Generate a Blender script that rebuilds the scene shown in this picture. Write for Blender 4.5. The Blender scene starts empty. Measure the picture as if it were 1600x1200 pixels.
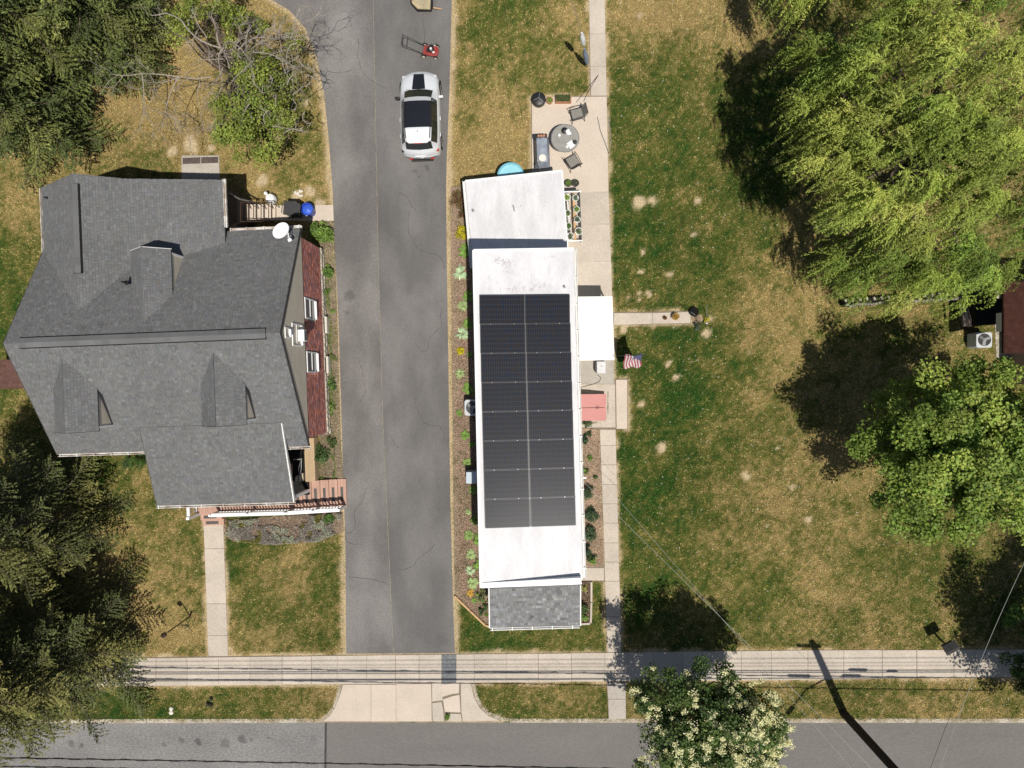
import bpy, math, random
import numpy as np
from mathutils import Vector, Matrix

# ------------------------------------------------------------------ camera, sky, sun, exposure
SC = bpy.context.scene
COL = SC.collection
ALT = 32.7                      # the drone hovers 32.7 m over the plot, looking almost straight down
FOC = 1111.0
def _rot():
    a = np.array([48, 8, -FOC]); a /= np.linalg.norm(a); b = np.array([0, 0, -1.])
    v = np.cross(a, b); c = a @ b
    K = np.array([[0, -v[2], v[1]], [v[2], 0, -v[0]], [-v[1], v[0], 0]])
    return np.eye(3) + K + K @ K / (1 + c)
RC = _rot()
cam_d = bpy.data.cameras.new('camera'); cam = bpy.data.objects.new('camera', cam_d); COL.objects.link(cam)
cam_d.sensor_width = 36; cam_d.lens = 36 * FOC / 1600; cam_d.clip_end = 2000; cam_d.clip_start = 0.5
mm = Matrix([list(RC[i]) + [0] for i in range(3)] + [[0, 0, 0, 1]]); mm[2][3] = ALT
cam.matrix_world = mm
SC.camera = cam
SUN = Vector((0.168, -0.36, 1.0)).normalized()
w = bpy.data.worlds.new('World'); SC.world = w; w.use_nodes = True
nt = w.node_tree; nt.nodes.clear()
sky = nt.nodes.new('ShaderNodeTexSky'); sky.sky_type = 'NISHITA'; sky.sun_disc = False
sky.sun_elevation = math.asin(SUN.z); sky.sun_rotation = math.atan2(SUN.x, SUN.y)
bg = nt.nodes.new('ShaderNodeBackground'); bg.inputs[1].default_value = 0.058
ow = nt.nodes.new('ShaderNodeOutputWorld')
nt.links.new(sky.outputs[0], bg.inputs[0]); nt.links.new(bg.outputs[0], ow.inputs[0])
sl = bpy.data.lights.new('sun', 'SUN'); sl.energy = 4.5; sl.angle = math.radians(0.55); sl.color = (1.0, 0.955, 0.88)
so = bpy.data.objects.new('sun', sl); COL.objects.link(so)
so.rotation_euler = SUN.to_track_quat('Z', 'Y').to_euler(); so.location = (5, -12, 60)
SC.view_settings.view_transform = 'Standard'; SC.view_settings.look = 'None'
SC.view_settings.exposure = 0.0; SC.view_settings.gamma = 1.0; SC.view_settings.use_curve_mapping = False

# ------------------------------------------------------------------ measuring and building helpers
random.seed(7); RNG = np.random.default_rng(7)
def P(px, py, z=0.0):
    """point of the plane z that the survey photograph shows at (px, py)"""
    d = RC @ np.array([px - 800, 600 - py, -FOC]); t = (z - ALT) / d[2]
    return np.array([d[0] * t, d[1] * t, z])
def Pn(px, py, z=0.0):
    q = np.stack([np.asarray(px, float) - 800, 600 - np.asarray(py, float), np.full(np.shape(px), -FOC)], -1) @ RC.T
    t = (z - ALT) / q[..., 2]
    return q[..., 0] * t, q[..., 1] * t
def lerp(a, b, t): return a + (b - a) * t

def tag(o, label=None, cat=None, group=None, kind=None):
    if label: o['label'] = label
    if cat: o['category'] = cat
    if group: o['group'] = group
    if kind: o['kind'] = kind
    return o
ROOT = {}
def thing(name, label, cat, loc=(0, 0, 0), group=None):
    o = bpy.data.objects.new(name, None); COL.objects.link(o); o.empty_display_size = .3
    o.location = loc; ROOT[o.name] = np.array(loc, float)
    return tag(o, label, cat, group)
def rootloc(o):
    while o.parent: o = o.parent
    return ROOT.get(o.name, np.array(o.location))
class Fr:
    """local frame: origin and heading"""
    def __init__(s, o=(0, 0, 0), deg=0):
        s.o = np.array(o, float); s.t = math.radians(deg); s.c = math.cos(s.t); s.s = math.sin(s.t)
    def __call__(s, p):
        return (s.o[0] + s.c * p[0] - s.s * p[1], s.o[1] + s.s * p[0] + s.c * p[1], s.o[2] + p[2])
class B:
    def __init__(s, T=None): s.v = []; s.f = []; s.m = []; s.T = T
    def add(s, vs, fs, m=0):
        n = len(s.v)
        for p in vs: s.v.append(tuple(float(q) for q in (s.T(p) if s.T else p)))
        for f in fs: s.f.append(tuple(i + n for i in f)); s.m.append(m)
        return s
    def box(s, c, d, rz=0, m=0, rx=0, ry=0):
        R = Matrix.Rotation(rz, 3, 'Z') @ Matrix.Rotation(ry, 3, 'Y') @ Matrix.Rotation(rx, 3, 'X')
        vs = []
        for z in (-1, 1):
            for (x, y) in ((-1, -1), (1, -1), (1, 1), (-1, 1)):
                q = R @ Vector((x * d[0] / 2, y * d[1] / 2, z * d[2] / 2)); vs.append((c[0] + q.x, c[1] + q.y, c[2] + q.z))
        return s.add(vs, [(3, 2, 1, 0), (4, 5, 6, 7), (0, 1, 5, 4), (1, 2, 6, 5), (2, 3, 7, 6), (3, 0, 4, 7)], m)
    def mm(s, a, b, m=0): return s.box([(a[i] + b[i]) / 2 for i in range(3)], [abs(b[i] - a[i]) for i in range(3)], 0, m)
    def prism(s, pts, z0, z1, m=0):
        """pts: list of 2D/3D points (counter-clockwise); z0/z1 bottoms and tops, or drop from 3D points if z1 is None"""
        n = len(pts)
        if z1 is None: top = [tuple(p) for p in pts]; bot = [(p[0], p[1], p[2] - z0) for p in pts]
        else: top = [(p[0], p[1], z1) for p in pts]; bot = [(p[0], p[1], z0) for p in pts]
        a = sum(pts[i][0] * pts[(i + 1) % n][1] - pts[(i + 1) % n][0] * pts[i][1] for i in range(n))
        if a < 0: top.reverse(); bot.reverse()
        return s.add(top + bot, [tuple(range(n)), tuple(range(2 * n - 1, n - 1, -1))] + [(i, i + n, (i + 1) % n + n, (i + 1) % n) for i in range(n)], m)
    def tube(s, path, r, n=6, m=0, cap=True):
        path = [Vector(p) for p in path]; vs = []; fs = []
        rr = r if hasattr(r, '__len__') else [r] * len(path)
        up = None
        for i, p in enumerate(path):
            d = (path[min(i + 1, len(path) - 1)] - path[max(i - 1, 0)])
            if d.length < 1e-9: d = Vector((0, 0, 1))
            d.normalize()
            if up is None: up = Vector((0, 0, 1)) if abs(d.z) < .9 else Vector((1, 0, 0))
            a = d.cross(up); a = a.normalized() if a.length > 1e-6 else Vector((1, 0, 0)); b = a.cross(d); up = b
            for k in range(n):
                t = 2 * math.pi * k / n; vs.append(tuple(p + (a * math.cos(t) + b * math.sin(t)) * rr[i]))
        for i in range(len(path) - 1):
            for k in range(n): fs.append((i * n + k, i * n + (k + 1) % n, (i + 1) * n + (k + 1) % n, (i + 1) * n + k))
        if cap: fs += [tuple(range(n))[::-1], tuple(range((len(path) - 1) * n, len(path) * n))]
        return s.add(vs, fs, m)
    def lathe(s, prof, c, n=20, m=0, sx=1, sy=1):
        vs = []; fs = []
        for (r, z) in prof:
            for k in range(n): t = 2 * math.pi * k / n; vs.append((c[0] + r * math.cos(t) * sx, c[1] + r * math.sin(t) * sy, c[2] + z))
        for i in range(len(prof) - 1):
            for k in range(n): fs.append((i * n + k, i * n + (k + 1) % n, (i + 1) * n + (k + 1) % n, (i + 1) * n + k))
        fs += [tuple(range(n))[::-1], tuple(range((len(prof) - 1) * n, len(prof) * n))]
        return s.add(vs, fs, m)
    def quad(s, a, b, c, d, m=0): return s.add([a, b, c, d], [(0, 1, 2, 3)], m)
    def obj(s, name, mats, parent=None, origin=None, smooth=False, bevel=0, local=False):
        if not isinstance(mats, (list, tuple)): mats = [mats]
        if local: off = np.zeros(3)
        elif parent is not None: off = rootloc(parent)
        elif origin is not None: off = np.array(origin, float)
        else:
            a = np.array(s.v); off = np.array([(a[:, 0].min() + a[:, 0].max()) / 2, (a[:, 1].min() + a[:, 1].max()) / 2, a[:, 2].min()])
        me = bpy.data.meshes.new(name); me.from_pydata([tuple(np.array(p) - off) for p in s.v], [], s.f)
        for q in mats: me.materials.append(q)
        if len(mats) > 1: me.polygons.foreach_set('material_index', s.m)
        if smooth:
            me.polygons.foreach_set('use_smooth', [True] * len(me.polygons))
            try: me.set_sharp_from_angle(angle=math.radians(40))
            except Exception: pass
        me.update()
        o = bpy.data.objects.new(name, me); COL.objects.link(o)
        if parent is not None: o.parent = parent
        elif not local: o.location = off; ROOT[o.name] = off
        if bevel:
            bm = o.modifiers.new('bevel', 'BEVEL'); bm.width = bevel; bm.segments = 2; bm.limit_method = 'ANGLE'
        return o
def npmesh(name, V, k, col, mat, parent=None, origin=(0, 0, 0), smooth=False):
    """V (N*k,3): N separate k-gons, col (N,3) one colour per face"""
    V = np.asarray(V, np.float32).reshape(-1, 3)
    off = rootloc(parent) if parent is not None else np.array(origin, float)
    V = V - off.astype(np.float32)
    n = len(V) // k
    me = bpy.data.meshes.new(name)
    me.vertices.add(n * k); me.vertices.foreach_set('co', V.ravel())
    me.loops.add(n * k); me.loops.foreach_set('vertex_index', np.arange(n * k, dtype=np.int32))
    me.polygons.add(n); me.polygons.foreach_set('loop_start', np.arange(0, n * k, k, dtype=np.int32))
    try: me.polygons.foreach_set('loop_total', np.full(n, k, np.int32))
    except Exception: pass
    me.update(calc_edges=True)
    if col is not None:
        at = me.color_attributes.new('Col', 'FLOAT_COLOR', 'POINT')
        c = np.ones((n * k, 4), np.float32); c[:, :3] = np.repeat(np.asarray(col, np.float32), k, 0); at.data.foreach_set('color', c.ravel())
    me.materials.append(mat)
    o = bpy.data.objects.new(name, me); COL.objects.link(o)
    if parent is not None: o.parent = parent
    else: o.location = off; ROOT[o.name] = off
    return o
def unit(a): return a / np.maximum(np.linalg.norm(a, axis=-1, keepdims=True), 1e-9)
def leaves(C, N, size, aspect, rng, U=None):
    """diamond leaves at C with normals N; returns quad vertices"""
    n = len(C); N = unit(N)
    if U is None: U = rng.normal(size=(n, 3))
    U = unit(U - N * (U * N).sum(1, keepdims=True)); W = np.cross(N, U)
    L = (np.asarray(size).reshape(-1, 1) if np.ndim(size) else size) * np.ones((n, 1)); Wd = L * aspect
    q = np.stack([C - U * L * .5, C + W * Wd * .5 + N * L * .06, C + U * L * .5 - N * L * .05, C - W * Wd * .5 + N * L * .06], 1)
    return q.reshape(-1, 3)

# value noise
_T = np.random.default_rng(3).random((256, 256))
def vn(x, y, s, seed=0):
    x = np.asarray(x) / s + seed * 17.3 + 1000; y = np.asarray(y) / s + seed * 7.7 + 1000
    i = np.floor(x).astype(int); j = np.floor(y).astype(int); fx = x - i; fy = y - j
    fx = fx * fx * (3 - 2 * fx); fy = fy * fy * (3 - 2 * fy); g = lambda a, b: _T[a % 256, b % 256]
    return (g(i, j) * (1 - fx) + g(i + 1, j) * fx) * (1 - fy) + (g(i, j + 1) * (1 - fx) + g(i + 1, j + 1) * fx) * fy
def fbm(x, y, s, seed=0, o=4):
    t = 0; a = 1; tot = 0
    for k in range(o): t = t + a * vn(x, y, s / 2 ** k, seed + k); tot += a; a *= .55
    return t / tot

# ------------------------------------------------------------------ materials
def M(name, c=(.5, .5, .5), rough=.85, var=.12, scale=1.2, fvar=.12, fscale=30, c2=None, c2s=.7, bump=0, attr=False,
      spec=.3, metal=0, spots=(), objrand=0, transl=0, aniso=None, coat=0, coord='pos'):
    m = bpy.data.materials.new(name); m.use_nodes = True; t = m.node_tree; L = t.links; bs = t.nodes['Principled BSDF']
    N = t.nodes.new
    if coord == 'pos': src = N('ShaderNodeNewGeometry').outputs['Position']
    else: src = N('ShaderNodeTexCoord').outputs['Object']
    if aniso:
        mp = N('ShaderNodeMapping'); mp.inputs['Scale'].default_value = aniso; L.new(src, mp.inputs[0]); sa = mp.outputs[0]
    else: sa = src
    def noise(s, det=3, vec=None):
        n = N('ShaderNodeTexNoise'); n.inputs['Scale'].default_value = s; n.inputs['Detail'].default_value = det; L.new(vec or sa, n.inputs[0]); return n.outputs[0]
    def mr(v, a, b, c_, d):
        r = N('ShaderNodeMapRange'); L.new(v, r.inputs[0])
        for i, q in enumerate((a, b, c_, d)): r.inputs[i + 1].default_value = q
        return r.outputs[0]
    def mul(a, b):
        q = N('ShaderNodeMath'); q.operation = 'MULTIPLY'; L.new(a, q.inputs[0]); L.new(b, q.inputs[1]); return q.outputs[0]
    fac = mul(mr(noise(scale), .3, .7, 1 - var, 1 + var), mr(noise(fscale, 2), .3, .7, 1 - fvar, 1 + fvar))
    if objrand:
        oi = N('ShaderNodeObjectInfo'); fac = mul(fac, mr(oi.outputs['Random'], 0, 1, 1 - objrand, 1 + objrand))
    if spots:
        wob = N('ShaderNodeTexNoise'); wob.inputs['Scale'].default_value = 2.5; wob.inputs['Detail'].default_value = 4; L.new(src, wob.inputs[0])
        vm = N('ShaderNodeVectorMath'); vm.operation = 'MULTIPLY_ADD'; L.new(wob.outputs['Color'], vm.inputs[0]); vm.inputs[1].default_value = (.5, .5, 0); L.new(src, vm.inputs[2])
        for (x, y, r, st) in spots:
            d = N('ShaderNodeVectorMath'); d.operation = 'DISTANCE'
            fl = N('ShaderNodeVectorMath'); fl.operation = 'MULTIPLY'; L.new(vm.outputs[0], fl.inputs[0]); fl.inputs[1].default_value = (1, 1, 0)
            L.new(fl.outputs[0], d.inputs[0]); d.inputs[1].default_value = (x + .25, y + .25, 0)
            fac = mul(fac, mr(d.outputs['Value'], r * .55, r * 1.1, 1 - st, 1))
    if attr:
        ca = N('ShaderNodeAttribute'); ca.attribute_name = 'Col'; base = ca.outputs['Color']
    else:
        rg = N('ShaderNodeRGB'); rg.outputs[0].default_value = (*c, 1); base = rg.outputs[0]
        if c2:
            mx = N('ShaderNodeMix'); mx.data_type = 'RGBA'; L.new(mr(noise(c2s, 4), .42, .6, 0, 1), mx.inputs[0]); L.new(base, mx.inputs[6]); mx.inputs[7].default_value = (*c2, 1); base = mx.outputs[2]
    sc = N('ShaderNodeVectorMath'); sc.operation = 'SCALE'; L.new(base, sc.inputs[0]); L.new(fac, sc.inputs['Scale'])
    L.new(sc.outputs[0], bs.inputs['Base Color'])
    bs.inputs['Roughness'].default_value = rough; bs.inputs['Metallic'].default_value = metal
    bs.inputs['Specular IOR Level'].default_value = spec; bs.inputs['Coat Weight'].default_value = coat
    if bump:
        bp = N('ShaderNodeBump'); bp.inputs['Strength'].default_value = bump; bp.inputs['Distance'].default_value = .02
        L.new(noise(fscale, 4), bp.inputs['Height']); L.new(bp.outputs[0], bs.inputs['Normal'])
    if transl:
        tr = N('ShaderNodeBsdfTranslucent'); L.new(sc.outputs[0], tr.inputs[0]); ms = N('ShaderNodeMixShader'); ms.inputs[0].default_value = transl
        L.new(bs.outputs[0], ms.inputs[1]); L.new(tr.outputs[0], ms.inputs[2]); L.new(ms.outputs[0], t.nodes['Material Output'].inputs[0])
    return m
def sp(px, py, rpx, st):
    a = P(px, py); return (a[0], a[1], rpx / 34, st)
mt_soil = M('soil', attr=True, rough=.95, var=.10, fvar=.35, fscale=16, bump=.6, spec=.1)
mt_grass = M('grass_blades', attr=True, rough=.7, var=0, fvar=0, spec=.2, transl=.25)
mt_asph = M('driveway_asphalt', (.136, .129, .124), .92, .17, .33, .13, 34, c2=(.170, .161, .153), bump=.5, spec=.25, aniso=(1, .45, 1),
            spots=[sp(545, 462, 11, .3), sp(543, 490, 6, .2), sp(556, 150, 6, .2), sp(640, 455, 8, .1), sp(560, 330, 5, .15), sp(648, 268, 5, .2), sp(600, 620, 18, -.12), sp(655, 460, 22, -.14), sp(548, 90, 30, -.1), sp(640, 380, 26, .07), sp(670, 560, 30, -.08), sp(640, 760, 34, .08), sp(655, 930, 26, -.10), sp(630, 60, 26, .08), sp(668, 262, 5, .3), sp(655, 275, 3, .3), sp(690, 1000, 12, .12)])
mt_asph_l = M('weathered_asphalt', (.150, .140, .133), .92, .16, .45, .18, 34, c2=(.190, .178, .168), c2s=.45, bump=.5, spec=.25, aniso=(1, .5, 1), spots=[sp(540, 40, 30, -.15), sp(556, 105, 22, -.12), sp(560, 640, 26, .08), sp(575, 880, 30, -.1), sp(566, 260, 18, -.1), sp(545, 462, 10, .3), sp(543, 490, 5, .2), sp(560, 730, 10, .12)])
mt_asph_n = M('road_asphalt', (.165, .153, .143), .9, .06, .8, .13, 30, bump=.4, spec=.25, aniso=(.3, 1, 1))
mt_asph_o = M('old_road_asphalt', (.205, .197, .19), .92, .12, .8, .24, 16, bump=.6, spec=.2, aniso=(.5, 1, 1),
              spots=[sp(110, 1163, 6, .35), sp(126, 1166, 6, .4), sp(152, 1162, 5, .3), sp(282, 1160, 5, .35), sp(308, 1162, 7, .45), sp(255, 1165, 5, .3), sp(350, 1163, 8, .3), sp(378, 1158, 8, .4), sp(392, 1158, 4, .3), sp(418, 1153, 4, .25), sp(490, 1160, 10, .1)])
mt_patch = M('asphalt_patch', (.16, .165, .17), .9, .1, 2, .25, 18, bump=.6)
mt_conc = M('concrete', (.50, .435, .36), .88, .08, .9, .09, 14, objrand=.055, bump=.25, spec=.25, spots=[sp(868, 190, 16, .14), sp(845, 185, 12, .10), sp(850, 1045, 12, .15), sp(905, 1040, 20, .06)])
mt_conc2 = M('pale_concrete', (.56, .475, .39), .88, .05, .9, .06, 14, objrand=.03, bump=.2, spec=.25)
mt_concw = M('weathered_concrete', (.40, .36, .31), .9, .10, 1.2, .12, 18, objrand=.05, bump=.3)
mt_gap = M('joint_dirt', (.22, .18, .135), .95)
mt_kerb = M('kerb_concrete', (.42, .37, .30), .9, .2, 2, .3, 14, c2=(.30, .25, .17), c2s=1.4, bump=.4)
mt_mulch = M('mulch_base', (.22, .155, .115), .95, .25, 1.5, .35, 22, c2=(.30, .22, .15), bump=1)
mt_chip = M('mulch_chips', attr=True, rough=.9, var=.1, fvar=.1)
mt_dirt = M('pinkish_dirt', (.36, .25, .17), .95, .2, 1.5, .25, 20, c2=(.25, .18, .12), bump=.8)
mt_shing = M('house_shingles', attr=True, rough=.9, var=.07, scale=.5, fvar=.12, fscale=40, bump=.5, spec=.2)
mt_roofbase = M('roof_underlay', (.07, .07, .075), .9)
mt_trim = M('white_trim', (.74, .73, .70), .5, .05, 3, .05, 20, spec=.4)
mt_gutter = M('gutter_white', (.70, .68, .64), .45, .08, 3, .1, 20, c2=(.45, .38, .32), c2s=2.5)
mt_siding = M('tan_siding', (.66, .58, .46), .6, .05, 2, .04, 20, spec=.35, objrand=.03)
mt_brickm = M('brick_mortar', (.34, .26, .23), .95)
mt_brick = M('red_brick', attr=True, rough=.9, var=.1, scale=2, fvar=.15, fscale=30, bump=.3)
mt_stone = M('foundation_stone', (.40, .36, .29), .95, .25, 3, .3, 12, bump=.8)
mt_deck = M('deck_boards', (.46, .285, .215), .75, .08, 1.5, .10, 20, objrand=.07)
mt_deckt = M('tan_deck_boards', (.45, .33, .20), .75, .08, 1.5, .10, 20, objrand=.05)
mt_grip = M('grip_strip', (.10, .095, .09), .95)
mt_white = M('white_paint', (.80, .80, .79), .45, .03, 2, .03, 20, spec=.4)
mt_membr = M('white_roof_membrane', (.665, .655, .66), .55, .05, 1.2, .06, 9, c2=(.60, .59, .595), c2s=.9, spec=.3, aniso=(2.2, .6, 1))
mt_scuff = M('dirt_scuff', (.50, .48, .48), .8)
mt_dark = M('black_metal', (.016, .016, .017), .45, .05, 3, .05, 20, spec=.5)
mt_rail = M('dark_bronze_rail', (.055, .032, .022), .5)
mt_grey = M('grey_metal', (.30, .30, .30), .4, .08, 3, .05, 20, metal=.4)
mt_silver = M('galvanised', (.5, .5, .5), .35, .08, 3, .05, 20, metal=.7)
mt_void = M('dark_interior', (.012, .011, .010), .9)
mt_glass = M('window_glass', (.035, .045, .05), .08, .1, 2, 0, 10, spec=.8)
mt_red = M('red_painted_steel', (.54, .235, .21), .5, .05, 2, .04, 20, spec=.4)
mt_blue = M('blue_plastic', (.025, .07, .42), .4, .05)
mt_bin = M('charcoal_plastic', (.045, .045, .045), .6, .15, 3, .15, 20, coord='obj')
mt_wood = M('light_timber', (.52, .33, .17), .8, .12, 3, .15, 20, aniso=(1, 6, 1))
mt_pole = M('pole_wood', (.035, .028, .022), .9, .2, 1, .3, 20, aniso=(6, 6, .6))
mt_bark = M('bark', (.13, .10, .075), .95, .25, 3, .3, 20, bump=.8)
mt_barkp = M('pale_dead_wood', (.42, .36, .30), .9, .2, 2, .25, 20)
mt_leaf = M('foliage', attr=True, rough=.55, var=0, fvar=0, transl=.28, spec=.3)
mt_needle = M('needles', attr=True, rough=.6, var=0, fvar=0, transl=.12, spec=.25)
mt_pot = M('white_pot', (.72, .70, .66), .6, .05)
mt_terra = M('terracotta', (.45, .2, .11), .8)
mt_water = M('teal_plastic', (.16, .44, .54), .3, .05)

def attrcol(rng, n, c, dv=.18, hv=.05):
    c = np.array(c, float); k = rng.normal(1, dv, (n, 1)).clip(.5, 1.6); h = rng.normal(1, hv, (n, 3)); return (c * k * h).clip(.003, 1)

# ------------------------------------------------------------------ ground plan (metres, from the survey)
def poly(pts, z=0): return [tuple(P(x, y, z)[:2]) for x, y in pts]
def inside(X, Y, pl):
    r = np.zeros(X.shape, bool); n = len(pl)
    for i in range(n):
        x1, y1 = pl[i]; x2, y2 = pl[(i + 1) % n]
        if y1 == y2: continue
        c = ((y1 > Y) != (y2 > Y)) & (X < (x2 - x1) * (Y - y1) / (y2 - y1) + x1); r ^= c
    return r
def pdist(X, Y, pl):
    d = np.full(X.shape, 1e9); n = len(pl)
    for i in range(n):
        x1, y1 = pl[i]; x2, y2 = pl[(i + 1) % n]; dx, dy = x2 - x1, y2 - y1
        t = (((X - x1) * dx + (Y - y1) * dy) / (dx * dx + dy * dy + 1e-9)).clip(0, 1)
        d = np.minimum(d, np.hypot(X - x1 - t * dx, Y - y1 - t * dy))
    return d
drive_px = [(402, -60), (425, 0), (452, 16), (478, 45), (495, 90), (507, 150), (515, 230), (520, 300), (524, 400), (529, 500), (535, 700), (540, 860), (541, 1021),
            (711, 1020), (708, 950), (704, 800), (701, 600), (698, 400), (697, 300), (698, 250), (702, 150), (706, 0), (707, -60)]
seam_px = [(582, -60), (583, 0), (587, 200), (591, 400), (598, 650), (607, 850), (615, 1021)]
PAVE = {
 'drive': poly(drive_px),
 'walkE': poly([(918, -60), (920, 0), (922, 150), (830, 152), (830, 280), (885, 300), (885, 463), (905, 700), (937, 700), (943, 830), (944, 884), (910, 884), (910, 908), (945, 908), (949, 1020),
                (971, 1020), (966, 830), (962, 671), (981, 671), (981, 592), (959, 592), (958, 508), (1080, 506), (1080, 486), (957, 488), (951, 300), (948, 150), (945, 0), (944, -60)]),
 'sidewalk': poly([(-80, 1030), (600, 1023), (980, 1019), (1700, 1015), (1700, 1057), (980, 1064), (600, 1068), (-80, 1074)]),
 'apron': poly([(535, 1066), (530, 1085), (524, 1104), (515, 1117), (500, 1128), (785, 1127), (762, 1117), (750, 1105), (741, 1088), (735, 1064)]),
 'verge_walk': poly([(948, 1064), (978, 1064), (978, 1124), (951, 1124)]),
 'house_walk': poly([(318, 812), (349, 812), (357, 1025), (326, 1026)]),
 'side_walk': poly([(398, 316), (522, 319), (523, 347), (398, 344)]),
 'stoop': poly([(284, 242), (343, 242), (344, 283), (284, 283)]),
 'house': poly([(150, 330), (400, 330), (505, 390), (510, 700), (540, 757), (541, 797), (300, 812), (260, 760), (150, 660)]),
 'trailer': poly([(742, 300), (885, 290), (905, 900), (900, 960), (770, 960), (755, 900)]),
}
BEDS = {
 'mulch_bed': poly([(704, 292), (742, 290), (760, 600), (775, 975), (762, 979), (711, 931), (709, 800), (706, 500)]),
 'house_bed': poly([(500, 345), (522, 345), (527, 500), (533, 700), (538, 757), (484, 757), (482, 690), (500, 690)]),
 'dirt_bed': poly([(905, 668), (937, 671), (943, 885), (908, 885)]),
 'lavender_bed': poly([(352, 812), (536, 800), (537, 830), (500, 846), (430, 851), (365, 846), (350, 835)]),
 'porch_bed': poly([(903, 908), (925, 908), (923, 973), (903, 975)]),
}
# how dry the lawn is, read off the survey: (px, py, dryness)
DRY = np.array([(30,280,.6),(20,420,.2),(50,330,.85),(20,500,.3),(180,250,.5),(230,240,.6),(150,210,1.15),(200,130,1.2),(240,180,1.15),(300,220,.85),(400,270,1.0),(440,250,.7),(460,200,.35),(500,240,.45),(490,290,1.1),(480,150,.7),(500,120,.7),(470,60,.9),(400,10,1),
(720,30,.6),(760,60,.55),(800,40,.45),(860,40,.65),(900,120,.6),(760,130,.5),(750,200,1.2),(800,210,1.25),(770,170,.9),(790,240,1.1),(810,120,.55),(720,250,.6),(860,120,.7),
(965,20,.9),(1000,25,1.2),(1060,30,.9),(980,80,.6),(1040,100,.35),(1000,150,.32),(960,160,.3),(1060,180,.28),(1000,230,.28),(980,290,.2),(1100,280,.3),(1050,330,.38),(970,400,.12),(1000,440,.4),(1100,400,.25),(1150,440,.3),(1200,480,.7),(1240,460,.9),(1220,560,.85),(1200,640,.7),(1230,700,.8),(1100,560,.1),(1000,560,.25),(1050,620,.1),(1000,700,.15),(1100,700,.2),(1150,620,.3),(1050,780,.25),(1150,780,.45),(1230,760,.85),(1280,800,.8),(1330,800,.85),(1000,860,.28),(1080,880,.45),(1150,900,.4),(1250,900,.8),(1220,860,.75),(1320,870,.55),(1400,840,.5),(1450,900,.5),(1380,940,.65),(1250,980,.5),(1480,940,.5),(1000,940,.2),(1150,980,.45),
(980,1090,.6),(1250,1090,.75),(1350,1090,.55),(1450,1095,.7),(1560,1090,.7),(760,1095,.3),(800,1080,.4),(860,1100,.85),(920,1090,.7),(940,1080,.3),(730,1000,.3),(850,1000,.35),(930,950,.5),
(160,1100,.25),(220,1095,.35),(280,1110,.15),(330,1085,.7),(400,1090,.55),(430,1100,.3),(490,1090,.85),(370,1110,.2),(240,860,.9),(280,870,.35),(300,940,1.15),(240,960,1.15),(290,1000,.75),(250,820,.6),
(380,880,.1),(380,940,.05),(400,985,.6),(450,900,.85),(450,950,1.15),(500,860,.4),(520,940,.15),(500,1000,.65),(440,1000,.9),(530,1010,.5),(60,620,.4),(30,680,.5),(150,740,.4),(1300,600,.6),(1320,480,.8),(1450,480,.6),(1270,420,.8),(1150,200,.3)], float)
BARE = np.array([(998,318,11),(1019,314,8),(1089,314,5),(1085,365,4),(1005,395,4),(1048,428,6),(1002,425,4),(1000,459,5),(1012,458,5),(998,470,4),(1017,462,4),(1035,698,8),(1031,704,6),(1002,632,6),(1165,745,6),(1228,735,4),(1238,762,5),(1047,565,4),(1043,571,4),(980,465,5),(975,515,6),(1103,520,8),(1110,498,8),(300,228,15),(270,236,8),(330,231,7),(485,300,12),(462,306,10),(500,316,9),(1000,22,7),(1055,590,5),(1062,612,3),(975,500,4),
(440,214,9),(410,282,10),(1262,812,5),(1214,700,4),(480,160,8),(1170,550,4),(1068,500,4)], float)
DX, DY = Pn(DRY[:, 0], DRY[:, 1]); BX, BY = Pn(BARE[:, 0], BARE[:, 1])
def dryness(X, Y):
    Xw = X + (fbm(X, Y, 2.2, 5) - .5) * 2.4; Yw = Y + (fbm(X, Y, 2.2, 9) - .5) * 2.4
    num = np.zeros(X.shape); den = np.zeros(X.shape)
    for i in range(len(DRY)):
        q = np.exp(-((Xw - DX[i]) ** 2 + (Yw - DY[i]) ** 2) / (2 * 1.35 ** 2)) + 1e-6; num += q * DRY[i, 2]; den += q
    d = num / den
    d = d + (fbm(X, Y, 1.6, 21) - .5) * .6 + (fbm(X, Y, .7, 33, 3) - .5) * .55 + (vn(X, Y, .13, 35) - .5) * .6
    bare = np.zeros(X.shape)
    for i in range(len(BARE)):
        r = BARE[i, 2] / 34; q = np.hypot((X - BX[i]), (Y - BY[i])) + (fbm(X, Y, .4, 41 + i, 3) - .5) * r * 1.5
        bare = np.maximum(bare, np.clip((r * 1.05 - q) / (r * .35), 0, 1))
    for k in ('drive', 'sidewalk', 'walkE', 'apron', 'house_walk'):
        e = pdist(X, Y, PAVE[k]); e2 = e + (fbm(X, Y, .5, 60) - .5) * .35
        wd = .30 if k == 'drive' else .12
        d = d + np.clip((wd * 1.6 - e2) / wd, 0, 1) * .35; bare = np.maximum(bare, np.clip((wd - e2) / (wd * .6), 0, .85))
    d = (d - .42) * 1.32 + .41
    return d.clip(-.15, 1.3), bare
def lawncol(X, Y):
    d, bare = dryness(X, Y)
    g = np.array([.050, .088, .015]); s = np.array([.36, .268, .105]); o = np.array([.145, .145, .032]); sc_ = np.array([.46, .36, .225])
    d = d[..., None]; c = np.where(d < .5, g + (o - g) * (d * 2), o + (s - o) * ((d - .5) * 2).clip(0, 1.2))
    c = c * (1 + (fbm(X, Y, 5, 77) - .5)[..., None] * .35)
    return c * (1 - bare[..., None]) + sc_ * bare[..., None], d[..., 0], bare

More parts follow.
